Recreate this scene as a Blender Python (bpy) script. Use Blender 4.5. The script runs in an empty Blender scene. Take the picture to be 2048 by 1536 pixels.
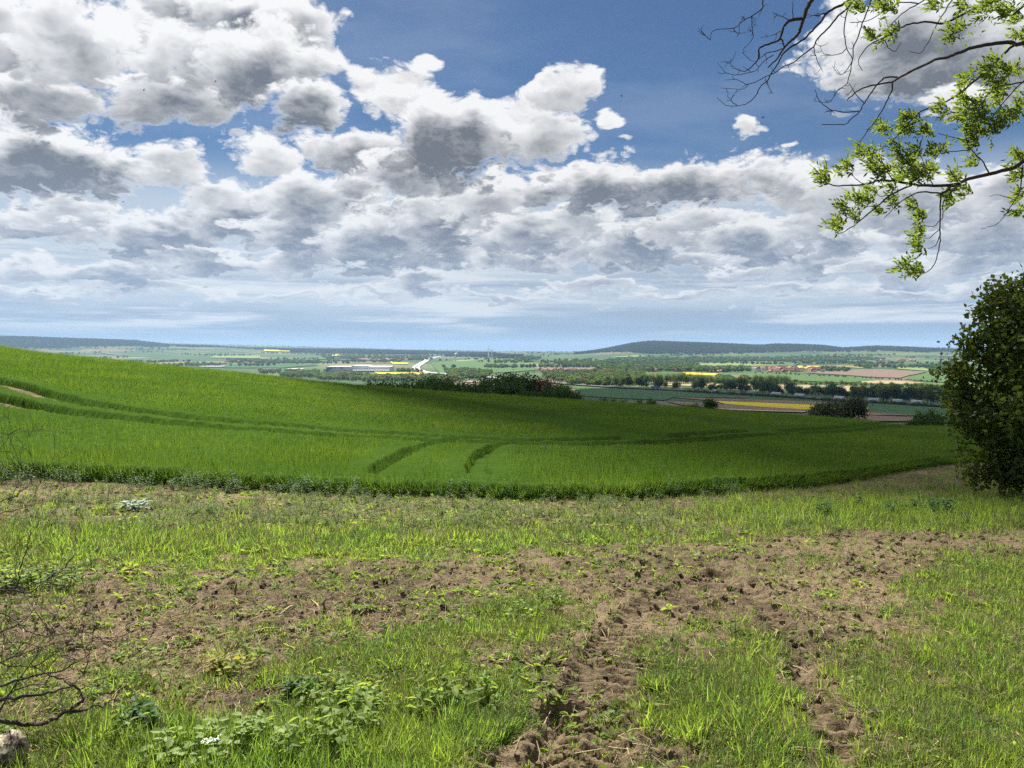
import bpy, bmesh, math, random
import numpy as np
from mathutils import Vector, Matrix, Quaternion

# ---------------------------------------------------------------- camera, sky, sun, exposure
F = 1547.0            # focal length in pixels of the 2048-wide photograph
HZ = 700.0            # pixel row of eye level
EYE = 1.6             # eye height above the ground at the camera
SUN_AZ, SUN_EL = -14.0, 50.0     # degrees; azimuth from the view axis (+Y), positive to the right
rad = math.radians
sc = bpy.context.scene
col = sc.collection
rng = np.random.default_rng(7)
random.seed(7)

cam_d = bpy.data.cameras.new('camera')
cam = bpy.data.objects.new('camera', cam_d); col.objects.link(cam)
cam.location = (0, 0, EYE); cam.rotation_euler = (rad(90), 0, 0)
cam_d.sensor_width = 36.0; cam_d.lens = F / 2048 * 36.0
cam_d.shift_y = -(768 - HZ) / 2048
cam_d.clip_start = 0.05; cam_d.clip_end = 60000
sc.camera = cam
vs = sc.view_settings
vs.view_transform = 'Standard'; vs.look = 'None'; vs.gamma = 1.0; vs.exposure = 1.4
vs.use_curve_mapping = False
sc.cycles.use_denoising = False
try: sc.cycles.denoiser = 'OPENIMAGEDENOISE'
except Exception: pass
sc.cycles.max_bounces = 5; sc.cycles.diffuse_bounces = 2; sc.cycles.glossy_bounces = 2
sc.cycles.transmission_bounces = 3; sc.cycles.transparent_max_bounces = 6; sc.cycles.volume_bounces = 0
sc.cycles.use_adaptive_sampling = True; sc.cycles.adaptive_threshold = 0.018; sc.cycles.adaptive_min_samples = 40
sc.cycles.caustics_reflective = False; sc.cycles.caustics_refractive = False
sc.cycles.sample_clamp_indirect = 6.0

sd = bpy.data.lights.new('sun', 'SUN'); sun = bpy.data.objects.new('sun', sd); col.objects.link(sun)
sd.energy = 5.0; sd.angle = rad(0.53); sd.color = (1.0, 0.95, 0.86)
S = Vector((math.sin(rad(SUN_AZ)) * math.cos(rad(SUN_EL)), math.cos(rad(SUN_AZ)) * math.cos(rad(SUN_EL)), math.sin(rad(SUN_EL))))
sun.rotation_euler = S.to_track_quat('Z', 'Y').to_euler(); sun.location = (0, 0, 60)


class G:
    """small helper that writes node trees as expressions"""
    def __init__(s, nt): s.nt = nt; s.nodes = nt.nodes; s.links = nt.links
    def put(s, sock, v):
        if hasattr(v, 'is_output') or isinstance(v, bpy.types.NodeSocket): s.links.new(v, sock)
        elif v is not None: sock.default_value = v
    def m(s, op, a, b=None, c=None, clamp=False):
        n = s.nodes.new('ShaderNodeMath'); n.operation = op; n.use_clamp = clamp
        for i, v in enumerate((a, b, c)):
            if v is not None: s.put(n.inputs[i], v)
        return n.outputs[0]
    def v(s, op, a, b=None, c=None, out=0):
        n = s.nodes.new('ShaderNodeVectorMath'); n.operation = op
        for i, v in enumerate((a, b, c)):
            if v is not None: s.put(n.inputs[i], v)
        return n.outputs[out]
    def xyz(s, x, y, z=0.0):
        n = s.nodes.new('ShaderNodeCombineXYZ')
        for i, v in enumerate((x, y, z)): s.put(n.inputs[i], v)
        return n.outputs[0]
    def sep(s, v):
        n = s.nodes.new('ShaderNodeSeparateXYZ'); s.put(n.inputs[0], v); return n.outputs
    def noise(s, vec, scale, detail=4, rough=0.5, lac=2.0, dist=0.0, dim='3D', color=False, ntype='FBM'):
        n = s.nodes.new('ShaderNodeTexNoise'); n.noise_dimensions = dim; n.noise_type = ntype
        if vec is not None: s.put(n.inputs['Vector'], vec)
        s.put(n.inputs['Scale'], scale); s.put(n.inputs['Detail'], detail); s.put(n.inputs['Roughness'], rough)
        s.put(n.inputs['Lacunarity'], lac); s.put(n.inputs['Distortion'], dist)
        return n.outputs['Color'] if color else n.outputs[0]
    def voro(s, vec, scale, feature='F1', smooth=None, detail=0.0, rough=0.5, out='Distance', rnd=1.0):
        n = s.nodes.new('ShaderNodeTexVoronoi'); n.feature = feature
        s.put(n.inputs['Vector'], vec); s.put(n.inputs['Scale'], scale)
        if 'Detail' in n.inputs: s.put(n.inputs['Detail'], detail); s.put(n.inputs['Roughness'], rough)
        if smooth is not None and 'Smoothness' in n.inputs: s.put(n.inputs['Smoothness'], smooth)
        s.put(n.inputs['Randomness'], rnd)
        return n.outputs[out]
    def ss(s, x, lo, hi, a=0.0, b=1.0):
        n = s.nodes.new('ShaderNodeMapRange'); n.interpolation_type = 'SMOOTHSTEP'
        s.put(n.inputs[0], x); s.put(n.inputs[1], lo); s.put(n.inputs[2], hi); s.put(n.inputs[3], a); s.put(n.inputs[4], b)
        return n.outputs[0]
    def lin(s, x, lo, hi, a=0.0, b=1.0):
        n = s.nodes.new('ShaderNodeMapRange')
        s.put(n.inputs[0], x); s.put(n.inputs[1], lo); s.put(n.inputs[2], hi); s.put(n.inputs[3], a); s.put(n.inputs[4], b)
        return n.outputs[0]
    def mix(s, f, a, b, blend='MIX'):
        n = s.nodes.new('ShaderNodeMix'); n.data_type = 'RGBA'; n.blend_type = blend; n.clamp_factor = True
        s.put(n.inputs[0], f)
        for i, v in ((6, a), (7, b)):
            if isinstance(v, tuple) and len(v) == 3: v = (*v, 1.0)
            s.put(n.inputs[i], v)
        return n.outputs[2]
    def ramp(s, f, stops, interp='LINEAR'):
        n = s.nodes.new('ShaderNodeValToRGB'); cr = n.color_ramp; cr.interpolation = interp
        while len(cr.elements) < len(stops): cr.elements.new(0.5)
        for e, (p, c) in zip(cr.elements, stops): e.position = p; e.color = (*c, 1.0)
        s.put(n.inputs[0], f); return n.outputs[0]


w = bpy.data.worlds.new('World'); sc.world = w; w.use_nodes = True
for n in list(w.node_tree.nodes): w.node_tree.nodes.remove(n)
g = G(w.node_tree)
sky = g.nodes.new('ShaderNodeTexSky'); sky.sky_type = 'NISHITA'; sky.sun_disc = False
sky.sun_elevation = rad(SUN_EL); sky.sun_rotation = rad(SUN_AZ)
sky.altitude = 200; sky.air_density = 1.0; sky.dust_density = 0.35; sky.ozone_density = 1.6
tc = g.nodes.new('ShaderNodeTexCoord')
d = g.v('NORMALIZE', tc.outputs['Generated'])
dx, dy, dz = g.sep(d)
hl = g.m('SQRT', g.m('ADD', g.m('MULTIPLY', dx, dx), g.m('MULTIPLY_ADD', dy, dy, 1e-6)))
t = g.m('DIVIDE', dz, hl)                         # tangent of the elevation
az = g.m('ARCTAN2', dx, dy)                       # azimuth, 0 along the view
tp = g.m('MAXIMUM', t, 0.0)

sp = g.m('ADD', tp, 0.33)
q0 = g.xyz(g.m('DIVIDE', g.m('DIVIDE', dx, hl), sp), g.m('DIVIDE', g.m('DIVIDE', dy, hl), sp), 0.0)   # plane of the cloud deck
# slow warp of the deck
wn = g.noise(q0, 2.6, 4, 0.62, color=True, dim='2D')
q = g.v('MULTIPLY_ADD', g.v('SUBTRACT', wn, (0.5, 0.5, 0.5)), (0.09, 0.09, 0.0), q0)
P = g.xyz(az, t, 0.0)
PW = g.v('MULTIPLY_ADD', g.v('SUBTRACT', g.noise(q0, 6.0, 3, 0.55, color=True, dim='2D'), (0.5, 0.5, 0.5)), (0.075, 0.06, 0.0), P)

def sky_at(u, v):
    a = math.atan((u - 1024) / F)
    return a, (HZ - v) / F * math.cos(a)

# the heap clouds in view, far rows first: centre and half-size as surveyed on the photograph, darkness of the base
CL_ = [(90, 590, 120, 14, .6), (300, 577, 150, 16, .6), (560, 592, 150, 12, .5), (760, 578, 130, 14, .5), (840, 562, 62, 18, .8), (1010, 592, 130, 12, .6), (1190, 572, 100, 16, .6), (1370, 592, 150, 12, .6), (1590, 582, 160, 14, .7), (1810, 585, 170, 14, .6), (2010, 570, 130, 18, .7),
       (60, 540, 110, 24, .7), (240, 545, 170, 28, .9), (430, 527, 140, 28, .9), (590, 525, 100, 28, .8), (900, 515, 120, 24, .7), (1050, 522, 100, 20, .8), (1200, 500, 90, 28, .7), (1340, 520, 120, 26, .9), (1500, 538, 110, 22, .7), (1640, 528, 120, 30, .8), (1800, 540, 120, 24, .7), (1970, 515, 140, 34, .8),
       (60, 452, 130, 38, .7), (200, 438, 130, 42, .7), (335, 470, 150, 46, 1.1), (480, 430, 100, 62, .9), (615, 462, 115, 54, 1.0), (700, 410, 95, 62, .7), (765, 485, 115, 58, 1.1), (885, 440, 115, 84, 1.0), (985, 402, 95, 62, .6), (1065, 470, 90, 46, .9), (1190, 445, 100, 42, .6), (1295, 475, 95, 60, 1.1), (1425, 452, 125, 52, .7), (1530, 475, 115, 52, 1.1), (1665, 442, 115, 62, .8), (1770, 432, 105, 52, .7), (1870, 470, 120, 42, .8), (1990, 440, 130, 62, .8),
       (1610, 388, 135, 54, .6), (1730, 372, 115, 48, .6), (1860, 385, 150, 52, .8), (2010, 380, 125, 52, .7), (1110, 372, 70, 48, .7), (1290, 366, 255, 56, 1.1),
       (420, 382, 75, 42, .6), (545, 322, 75, 42, .5), (610, 392, 95, 52, .8), (715, 302, 110, 46, 1.0), (820, 345, 105, 62, .8), (345, 332, 82, 50, .6), (30, 262, 85, 52, .5), (120, 328, 185, 78, 1.3),
       (790, 172, 92, 46, .2), (850, 215, 105, 50, .4), (1005, 268, 112, 72, .8), (900, 272, 135, 82, 1.2), (1088, 270, 72, 62, .6), (868, 118, 36, 20, .0),
       (60, 120, 115, 112, .8), (20, 40, 65, 42, .5), (110, 192, 95, 42, .8), (260, 62, 92, 62, .5), (170, 95, 112, 100, .8), (380, 20, 105, 34, .9), (330, 195, 150, 72, .9), (400, 112, 150, 62, .8), (505, 40, 130, 62, 1.1), (612, 65, 72, 66, .7), (520, 135, 145, 76, 1.0), (620, 212, 84, 52, 1.2),
       (1130, 184, 66, 40, .5), (1088, 160, 28, 20, .1), (1218, 235, 26, 17, .2), (1481, 256, 25, 21, .2), (1550, 296, 15, 9, .1), (1240, 280, 20, 7, .1),
       (1690, 75, 85, 85, .3), (1770, 150, 115, 52, .7), (1955, 165, 120, 52, .7), (2045, 60, 125, 100, .8), (1860, 90, 200, 112, 1.1), (1885, 192, 62, 22, .2)]

def billow(qq, scale, octs, gain, lac=2.07):
    """rounded lumps with sharp creases, as in cauliflower cumulus"""
    acc = None; a = 1.0
    for i in range(octs):
        n = g.noise(g.v('ADD', qq, (3.1 * i, 1.7 * i, 0.0)), scale, 0, 0.5, dim='2D')
        b = g.m('MULTIPLY_ADD', n, 2.0, -1.0)
        b = g.m('SQRT', g.m('MULTIPLY_ADD', b, b, 0.03 if i < 2 else 0.006))
        acc = g.m('MULTIPLY', b, a) if acc is None else g.m('MULTIPLY_ADD', b, a, acc)
        a *= gain; scale *= lac
    return acc

def field(qq, octs):
    return g.m('MULTIPLY_ADD', billow(qq, 9.0, octs, 0.60), 0.62, g.m('MULTIPLY_ADD', g.noise(qq, 5.0, 2, 0.5, 2.1, dim='2D'), 0.7, -0.86))

F0 = field(q, 7)
up = g.v('SCALE', q); up.node.inputs[3].default_value = 0.972
F1 = field(up, 4)
rel = g.m('SUBTRACT', F0, F1)                      # lit crests and shaded hollows of the lumps
nn = g.m('MULTIPLY_ADD', F0, 1.0, 1.0)
T_ = None; A_ = None
for (u_, v_, ru, rv, dk) in CL_:
    a_, t_ = sky_at(u_, v_)
    ia = F / (ru * 1.22 * math.cos(a_) ** 2); it = F / (rv * 1.24 * math.cos(a_))
    e = g.v('MULTIPLY_ADD', PW, (ia, it, 0.0), (-a_ * ia, -t_ * it, 0.0))
    f_ = g.m('SUBTRACT', nn, g.v('LENGTH', e, out=1))
    al_ = g.m('MULTIPLY', f_, 4.2 if rv > 14 else 2.2, clamp=True)
    th_ = g.m('MULTIPLY_ADD', f_, 1.15 * dk, g.v('DOT_PRODUCT', e, (0.0, -0.95 * dk, 0.0), out=1), clamp=True)
    if T_ is None: T_ = g.m('MULTIPLY', th_, 1.0); A_ = al_
    else:
        T_ = g.m('MULTIPLY_ADD', al_, g.m('SUBTRACT', th_, T_), T_); A_ = g.m('MAXIMUM', A_, al_)
# the same broken cover carries on outside the view
outw = g.m('MAXIMUM', g.ss(g.m('ABSOLUTE', az), 0.62, 0.80), g.ss(t, 0.46, 0.60))
Do = g.m('ADD', F0, g.m('MULTIPLY_ADD', outw, 1.25, g.m('MULTIPLY_ADD', g.noise(q0, 1.3, 2, 0.5, dim='2D'), 1.0, -1.72)))
Ao = g.m('MULTIPLY', g.ss(Do, 0.0, 0.12), g.ss(t, 0.01, 0.06))
T_ = g.m('MULTIPLY_ADD', Ao, g.m('SUBTRACT', g.ss(Do, 0.05, 0.5), T_), T_)
alpha = g.m('MAXIMUM', A_, Ao)
thick = g.m('MULTIPLY_ADD', rel, -0.55, T_, clamp=True)
far = g.ss(t, 0.02, 0.26, 0.0, 1.0)
greyc = g.mix(far, (0.32, 0.40, 0.54), (0.175, 0.20, 0.24))
whitec = g.mix(far, (0.76, 0.81, 0.86), (0.91, 0.915, 0.925))
cloudc = g.mix(thick, whitec, greyc)
wisp = g.ss(g.noise(g.v('MULTIPLY', q0, (1.0, 2.2, 1.0)), 1.7, 5, 0.62, dim='2D'), 0.42, 0.75)
skyc = g.v('SCALE', sky.outputs[0]); skyc.node.inputs[3].default_value = 0.048
skyc = g.v('MULTIPLY', skyc, (0.74, 0.98, 1.24))
skyc = g.mix(g.ss(t, 0.0, 0.17, 0.75, 0.0), skyc, (0.29, 0.42, 0.63))
skyc = g.mix(g.m('MULTIPLY', g.m('MULTIPLY', wisp, 0.10), g.ss(t, .03, .07)), skyc, (0.80, 0.86, 0.93))
# pale veil and flat far layers low over the horizon
skyc = g.mix(g.m('MULTIPLY', g.ss(t, 0.02, 0.07), g.ss(t, 0.17, 0.25, 0.66, 0.0)), skyc, (0.66, 0.73, 0.81))
st1 = g.noise(g.xyz(g.m('MULTIPLY', az, 3.2), g.m('MULTIPLY', t, 46.0), 0.0), 1.0, 6, 0.62, dim='2D')
st2 = g.noise(g.xyz(g.m('MULTIPLY_ADD', az, 2.6, 7.0), g.m('MULTIPLY', t, 38.0), 0.0), 1.0, 4, 0.6, dim='2D')
band = g.m('MULTIPLY', g.ss(t, 0.012, 0.036), g.ss(t, 0.10, 0.17, 1.0, 0.0))
skyc = g.mix(g.m('MULTIPLY', g.m('MULTIPLY', g.ss(st2, 0.42, 0.62), g.ss(t, .005, .03)), g.m('MULTIPLY', g.ss(t, 0.08, 0.15, 1.0, 0.0), 0.55)), skyc, (0.30, 0.385, 0.53))
skyc = g.mix(g.m('MULTIPLY', g.m('MULTIPLY', g.ss(st1, 0.44, 0.66), band), 0.90), skyc, (0.74, 0.79, 0.845))
out = g.mix(alpha, skyc, cloudc)
bg = g.nodes.new('ShaderNodeBackground'); g.put(bg.inputs[0], out); bg.inputs[1].default_value = 0.395
wo = g.nodes.new('ShaderNodeOutputWorld'); g.links.new(bg.outputs[0], wo.inputs[0])
w.cycles.sampling_method = 'NONE'

# ---------------------------------------------------------------- helpers
def smooth(x, a, b):
    t_ = np.clip((x - a) / (b - a), 0, 1); return t_ * t_ * (3 - 2 * t_)

_perm = np.random.default_rng(11).permutation(4096)
_gr = np.random.default_rng(12).uniform(0, 2 * np.pi, 4096)
_gx, _gy = np.cos(_gr), np.sin(_gr)
def pn(x, y, seed=0):
    """gradient noise, about -0.7..0.7"""
    x = np.asarray(x, float) + seed * 17.31; y = np.asarray(y, float) + seed * 9.73
    xi = np.floor(x).astype(np.int64); yi = np.floor(y).astype(np.int64)
    fx, fy = x - xi, y - yi
    ux, uy = fx * fx * fx * (fx * (fx * 6 - 15) + 10), fy * fy * fy * (fy * (fy * 6 - 15) + 10)
    def gd(ix, iy, dx_, dy_):
        h = _perm[(_perm[ix & 4095] + iy) & 4095]
        return _gx[h] * dx_ + _gy[h] * dy_
    a = gd(xi, yi, fx, fy); b = gd(xi + 1, yi, fx - 1, fy)
    c = gd(xi, yi + 1, fx, fy - 1); e = gd(xi + 1, yi + 1, fx - 1, fy - 1)
    return (a + ux * (b - a)) * (1 - uy) + (c + ux * (e - c)) * uy
def fbm(x, y, octs=4, gain=0.5, seed=0):
    s_, a = 0.0, 1.0
    for i in range(octs):
        s_ = s_ + a * pn(x * 2.03 ** i, y * 2.03 ** i, seed + i); a *= gain
    return s_

def uv_of(x, y, z):
    """pixel of the photograph at which a world point is seen (for measuring the layout only)"""
    y = np.maximum(y, 0.05)
    return 1024 + F * x / y, HZ - F * (z - EYE) / y

# ---------------------------------------------------------------- terrain heights, surveyed along sight lines
# per column: (distance, row) of ground, 'c' = row of the crop top 0.45 m above it, 'z' = height in metres
near0 = [('z', .3, 0), ('z', 2, 0), (3, 1536), (4.4, 1302)]
COL = {
 -900: near0 + [(6.6, 1130), ('z', 13, -.55), ('z', 22, .2), ('z', 32, 1.0), ('z', 50, 2.4), ('z', 80, 4.2), ('z', 150, 4), ('z', 300, 0), ('z', 700, -30), ('z', 1500, -60), ('z', 5000, -50), ('z', 9000, 150), ('z', 20000, 160)],
 -200: near0 + [(6.6, 1130), (9.2, 1038), (13.4, 962), ('c', 18, 826), ('c', 24, 758), ('c', 36, 706), ('c', 56, 679), ('z', 90, 4), ('z', 150, 2), ('z', 300, -6), ('z', 600, -33), ('z', 1000, -60), ('z', 1500, -68), ('z', 3000, -66), (4500, 718), (6000, 706), (7500, 690), (9000, 668), (12000, 672), (20000, 690)],
 0: near0 + [(6.6, 1130), (9.2, 1040), (13.4, 967), ('c', 18, 836), ('c', 24, 774), ('c', 36, 724), ('c', 58, 696), ('z', 90, 1.6), ('z', 150, 0), ('z', 300, -10), ('z', 600, -35), ('z', 1000, -60), ('z', 1500, -68), ('z', 3000, -66), (4500, 718), (6000, 708), (7500, 695), (9000, 673), (12000, 676), (20000, 690)],
 250: near0 + [(6.6, 1130), (9.2, 1044), (13.3, 975), ('c', 19, 838), ('c', 25, 792), ('c', 38, 748), ('c', 64, 716), ('z', 150, -3), ('z', 300, -14), ('z', 600, -37), ('z', 1000, -61), ('z', 1500, -68), ('z', 3000, -66), (4500, 719), (6000, 706), (7500, 694), (9000, 682), (12000, 684), (20000, 692)],
 500: near0 + [(6.6, 1130), (9.2, 1048), (13.2, 984), ('c', 20, 852), ('c', 32, 792), ('c', 48, 760), ('c', 74, 741), ('z', 150, -6), ('z', 300, -17), ('z', 600, -38), ('z', 1000, -62), ('z', 1500, -68), ('z', 3000, -66), (4500, 719), (6000, 707), (8000, 695), (9500, 690), (12000, 691), (20000, 696)],
 740: near0 + [(6.6, 1130), (9.2, 1050), (12.8, 994), ('c', 22, 872), ('c', 40, 808), ('c', 60, 784), ('c', 92, 766), ('z', 150, -8), ('z', 300, -19), ('z', 600, -39), ('z', 1000, -63), ('z', 1500, -68), ('z', 3000, -66), (4500, 721), (6000, 711), (8000, 703), (9500, 697), (12000, 697), (20000, 700)],
 1024: near0 + [(6.6, 1130), (9.2, 1050), (12.4, 1003), ('c', 22, 874), ('c', 45, 824), ('c', 70, 803), ('c', 108, 785), ('z', 250, -17), ('z', 500, -37), ('z', 800, -56), ('z', 1000, -66), ('z', 1400, -68), ('z', 3000, -66), (3900, 720), (4600, 716), (6000, 713), (9000, 706), (12000, 704), (20000, 702)],
 1200: near0 + [(6.6, 1130), (9.2, 1050), (12.6, 1003), ('c', 25, 870), ('c', 45, 832), ('c', 75, 810), ('c', 110, 797), ('z', 250, -17), ('z', 500, -35), ('z', 800, -51), ('z', 1000, -60), ('z', 1400, -67), ('z', 3000, -65), (4000, 722), (5000, 714), (6200, 706), (7000, 701), (9000, 704), (20000, 704)],
 1300: near0 + [(6.6, 1130), (9.2, 1050), (13, 998), ('c', 27, 868), ('c', 50, 829), ('c', 75, 814), ('c', 110, 805), ('z', 250, -17), ('z', 400, -27), ('z', 600, -40), ('z', 800, -50), ('z', 1000, -59), ('z', 1400, -66), ('z', 2200, -67), ('z', 3000, -65), (4000, 724), (5000, 715), (5800, 705), (6500, 688), (7100, 677), (9000, 692), (20000, 704)],
 1500: near0 + [(6.6, 1128), (9.6, 1045), (14.4, 988), ('c', 33, 861), ('c', 60, 836), ('c', 105, 818), ('z', 300, -22), ('z', 500, -36), ('z', 700, -47.5), ('z', 1000, -63), ('z', 1200, -66), ('z', 2200, -67), ('z', 3000, -65), (4000, 724), (5000, 715), (5800, 706), (6500, 693), (7100, 683), (9000, 696), (20000, 704)],
 1700: near0 + [(6.6, 1126), (10, 1045), (14, 1004), (20, 965), ('c', 40, 864), ('c', 70, 842), ('c', 98, 832), ('z', 300, -23), ('z', 500, -37), ('z', 800, -58), ('z', 950, -65), ('z', 1300, -67), ('z', 2200, -67), ('z', 3000, -64), (4000, 722), (5000, 714), (5800, 707), (6500, 696), (7100, 687), (9000, 698), (20000, 704)],
 1900: near0 + [(7, 1108), (11, 1040), (16, 985), (22, 948), (28, 925), ('c', 48, 864), ('c', 80, 850), ('z', 150, -14), ('z', 250, -22), ('z', 400, -33), ('z', 600, -47), ('z', 900, -64), ('z', 1100, -66), ('z', 2200, -67), ('z', 3000, -64), (4000, 722), (5000, 714), (5800, 708), (6500, 699), (7100, 691), (9000, 699), (20000, 704)],
 2048: near0 + [(7.4, 1115), (12, 1035), (16, 1000), (22, 962), (34, 912), ('c', 55, 868), ('c', 80, 855), ('z', 150, -14), ('z', 250, -22), ('z', 400, -33), ('z', 600, -47), ('z', 900, -64), ('z', 1100, -66), ('z', 3000, -64), (5000, 714), (6500, 702), (7100, 697), (9000, 699), (20000, 704)],
 2900: near0 + [('z', 7.4, -.3), ('z', 12, -.9), ('z', 22, -2.2), ('z', 55, -5.5), ('z', 150, -15), ('z', 400, -34), ('z', 900, -64), ('z', 3000, -64), ('z', 6000, -20), ('z', 9000, 0), ('z', 20000, 0)],
}
AZS = np.deg2rad(np.arange(-60, 60.01, 0.4)); LRS = np.arange(math.log(.3), math.log(24000), 0.012)
_cols, _az = [], []
for u_, pts in sorted(COL.items()):
    a_ = math.atan((u_ - 1024) / F); lr, zz = [], []
    for p in pts:
        if p[0] == 'z': Y, z = p[1], p[2]
        elif p[0] == 'c': Y = p[1]; z = EYE - (p[2] - HZ) / F * Y - 0.45
        else: Y = p[0]; z = EYE - (p[1] - HZ) / F * Y
        lr.append(math.log(Y / math.cos(a_))); zz.append(z)
    _cols.append(np.interp(LRS, lr, zz)); _az.append(a_)
_cols = np.array(_cols)
TAB = np.array([np.interp(AZS, _az, _cols[:, k]) for k in range(len(LRS))])      # [r, az]
def gsm(A, sig, axis):
    n = int(3 * sig) + 1; k = np.exp(-.5 * (np.arange(-n, n + 1) / sig) ** 2); k /= k.sum()
    return np.apply_along_axis(lambda v_: np.convolve(np.pad(v_, n, mode='edge'), k, mode='valid'), axis, A)
TAB = gsm(gsm(TAB, 7, 0), 4, 1)
# skyline of the long ridge and of the left-hand hills
_R = np.exp(LRS)[:, None]; _U = 1024 + F * np.tan(AZS)[None, :]
def _sm(x, a, b): t_ = np.clip((x - a) / (b - a), 0, 1); return t_ * t_ * (3 - 2 * t_)
for (R0, Ra, Rb, Rc, Rd, us, vs_) in ((7100, 5400, 7000, 7400, 9500, [1060, 1150, 1190, 1230, 1265, 1300, 1345, 1440, 1528, 1550, 1600, 1645, 1685, 1745, 1820, 1900, 2050, 2300], [709, 709, 704, 697, 690, 686.5, 687, 690.5, 694, 691.5, 692.5, 694.5, 699.5, 695.5, 698.5, 702, 704, 706]),
                               (9000, 7300, 8800, 9400, 12000, [-400, 0, 100, 200, 270, 300, 340, 450, 560, 640, 700, 860, 960, 1060], [670, 676, 678.5, 682, 684, 688, 692, 696, 701, 702, 701, 705, 710, 712])):
    wr = _sm(_R, Ra, Rb) * (1 - _sm(_R, Rc, Rd)) * (_sm(_U, us[0], us[0] + 60) if R0 < 8000 else 1 - _sm(_U, 980, 1060))
    zt = EYE + (HZ - np.interp(_U, us, vs_)) / F * R0 * np.cos(AZS)[None, :]
    TAB = TAB * (1 - wr) + zt * wr
def H(x, y):
    """height of the land"""
    x = np.asarray(x, float); y = np.asarray(y, float)
    r = np.maximum(np.hypot(x, y), .31); a = np.arctan2(x, y)
    a = np.where(np.abs(a) > rad(100), np.sign(a) * np.maximum(0, rad(180) - np.abs(a)) * 1.25, a)
    a = np.clip(a, AZS[0], AZS[-1])
    i = np.clip((np.log(r) - LRS[0]) / 0.012, 0, len(LRS) - 1.001); j = np.clip((a - AZS[0]) / rad(.4), 0, len(AZS) - 1.001)
    i0 = i.astype(int); j0 = j.astype(int); fi, fj = i - i0, j - j0
    z = (TAB[i0, j0] * (1 - fj) + TAB[i0, j0 + 1] * fj) * (1 - fi) + (TAB[i0 + 1, j0] * (1 - fj) + TAB[i0 + 1, j0 + 1] * fj) * fi
    return z
def at(u_, v_, rmin=2.0, rmax=15000, lift=0.0):
    """where the sight line through a pixel meets the land: the surveyed position of a thing"""
    Y = np.exp(np.arange(math.log(rmin), math.log(rmax), 0.002))
    x = (u_ - 1024) / F * Y; z = EYE - (v_ - HZ) / F * Y
    hit = np.nonzero(z <= H(x, Y) + lift)[0]
    k = hit[0] if len(hit) else len(Y) - 1
    return Vector((float(x[k]), float(Y[k]), float(H(x[k], Y[k]))))
def on(x, y): return Vector((x, y, float(H(x, y))))

# ---------------------------------------------------------------- mesh and object helpers
def link(o, parent=None):
    col.objects.link(o)
    if parent is not None: o.parent = parent
    return o
def mesh_np(name, verts, faces, mats, parent=None, smooth_=False, midx=None):
    me = bpy.data.meshes.new(name)
    verts = np.asarray(verts, np.float32)
    if isinstance(faces, np.ndarray):
        n, k = faces.shape
        me.vertices.add(len(verts)); me.vertices.foreach_set('co', verts.ravel())
        me.loops.add(n * k); me.loops.foreach_set('vertex_index', faces.astype(np.int32).ravel())
        me.polygons.add(n); me.polygons.foreach_set('loop_start', np.arange(0, n * k, k, dtype=np.int32))
        me.polygons.foreach_set('loop_total', np.full(n, k, np.int32))
        me.update(calc_edges=True)
    else:
        me.from_pydata([tuple(map(float, v_)) for v_ in verts], [], faces)
    for m_ in (mats if isinstance(mats, (list, tuple)) else [mats]): me.materials.append(m_)
    if midx is not None: me.polygons.foreach_set('material_index', np.asarray(midx, np.int32))
    if smooth_: me.polygons.foreach_set('use_smooth', np.ones(len(me.polygons), bool))
    return me
def obj(name, me, parent=None):
    return link(bpy.data.objects.new(name, me), parent)
def tag(o, label=None, cat=None, group=None, kind=None):
    for k, v_ in (('label', label), ('category', cat), ('group', group), ('kind', kind)):
        if v_: o[k] = v_
    return o
def empty(name, loc=(0, 0, 0), rz=0.0):
    o = bpy.data.objects.new(name, None); o.location = loc; o.rotation_euler = (0, 0, rz); o.empty_display_size = .2
    return link(o)
def copy_tree(o, loc, rz=0.0, s=1.0, parent=None):
    c = o.copy(); col.objects.link(c); c.parent = parent
    c.location = loc; c.rotation_euler = (0, 0, rz); c.scale = (s, s, s) if not hasattr(s, '__len__') else s
    for ch in o.children:
        d_ = ch.copy(); col.objects.link(d_); d_.parent = c
        for g2 in ch.children:
            e_ = g2.copy(); col.objects.link(e_); e_.parent = d_
    return c
def grid_faces(nr, nc, wrap=False):
    i = np.arange(nr - 1)[:, None]; j = np.arange(nc if wrap else nc - 1)[None, :]
    a = i * nc + j; b = i * nc + (j + 1) % nc
    return np.stack([a, b, b + nc, a + nc], -1).reshape(-1, 4)

# ---------------------------------------------------------------- materials
def newmat(name):
    m_ = bpy.data.materials.new(name); m_.use_nodes = True
    nt = m_.node_tree
    for n in list(nt.nodes): nt.nodes.remove(n)
    g_ = G(nt); o = g_.nodes.new('ShaderNodeOutputMaterial')
    b = g_.nodes.new('ShaderNodeBsdfPrincipled')
    g_.links.new(b.outputs[0], o.inputs[0])
    return m_, g_, b, o
def pos(g_): return g_.nodes.new('ShaderNodeNewGeometry').outputs['Position']
def plain(name, c, rough=.7, var=.15, scale=3.0, metal=0.0, spec=.3):
    m_, g_, b, o = newmat(name)
    n = g_.noise(pos(g_), scale, 4, .6)
    cc = g_.mix(n, tuple(k * (1 - var) for k in c), tuple(min(1, k * (1 + var)) for k in c))
    g_.put(b.inputs['Base Color'], cc); b.inputs['Roughness'].default_value = rough
    b.inputs['Metallic'].default_value = metal; b.inputs['Specular IOR Level'].default_value = spec
    return m_
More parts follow.
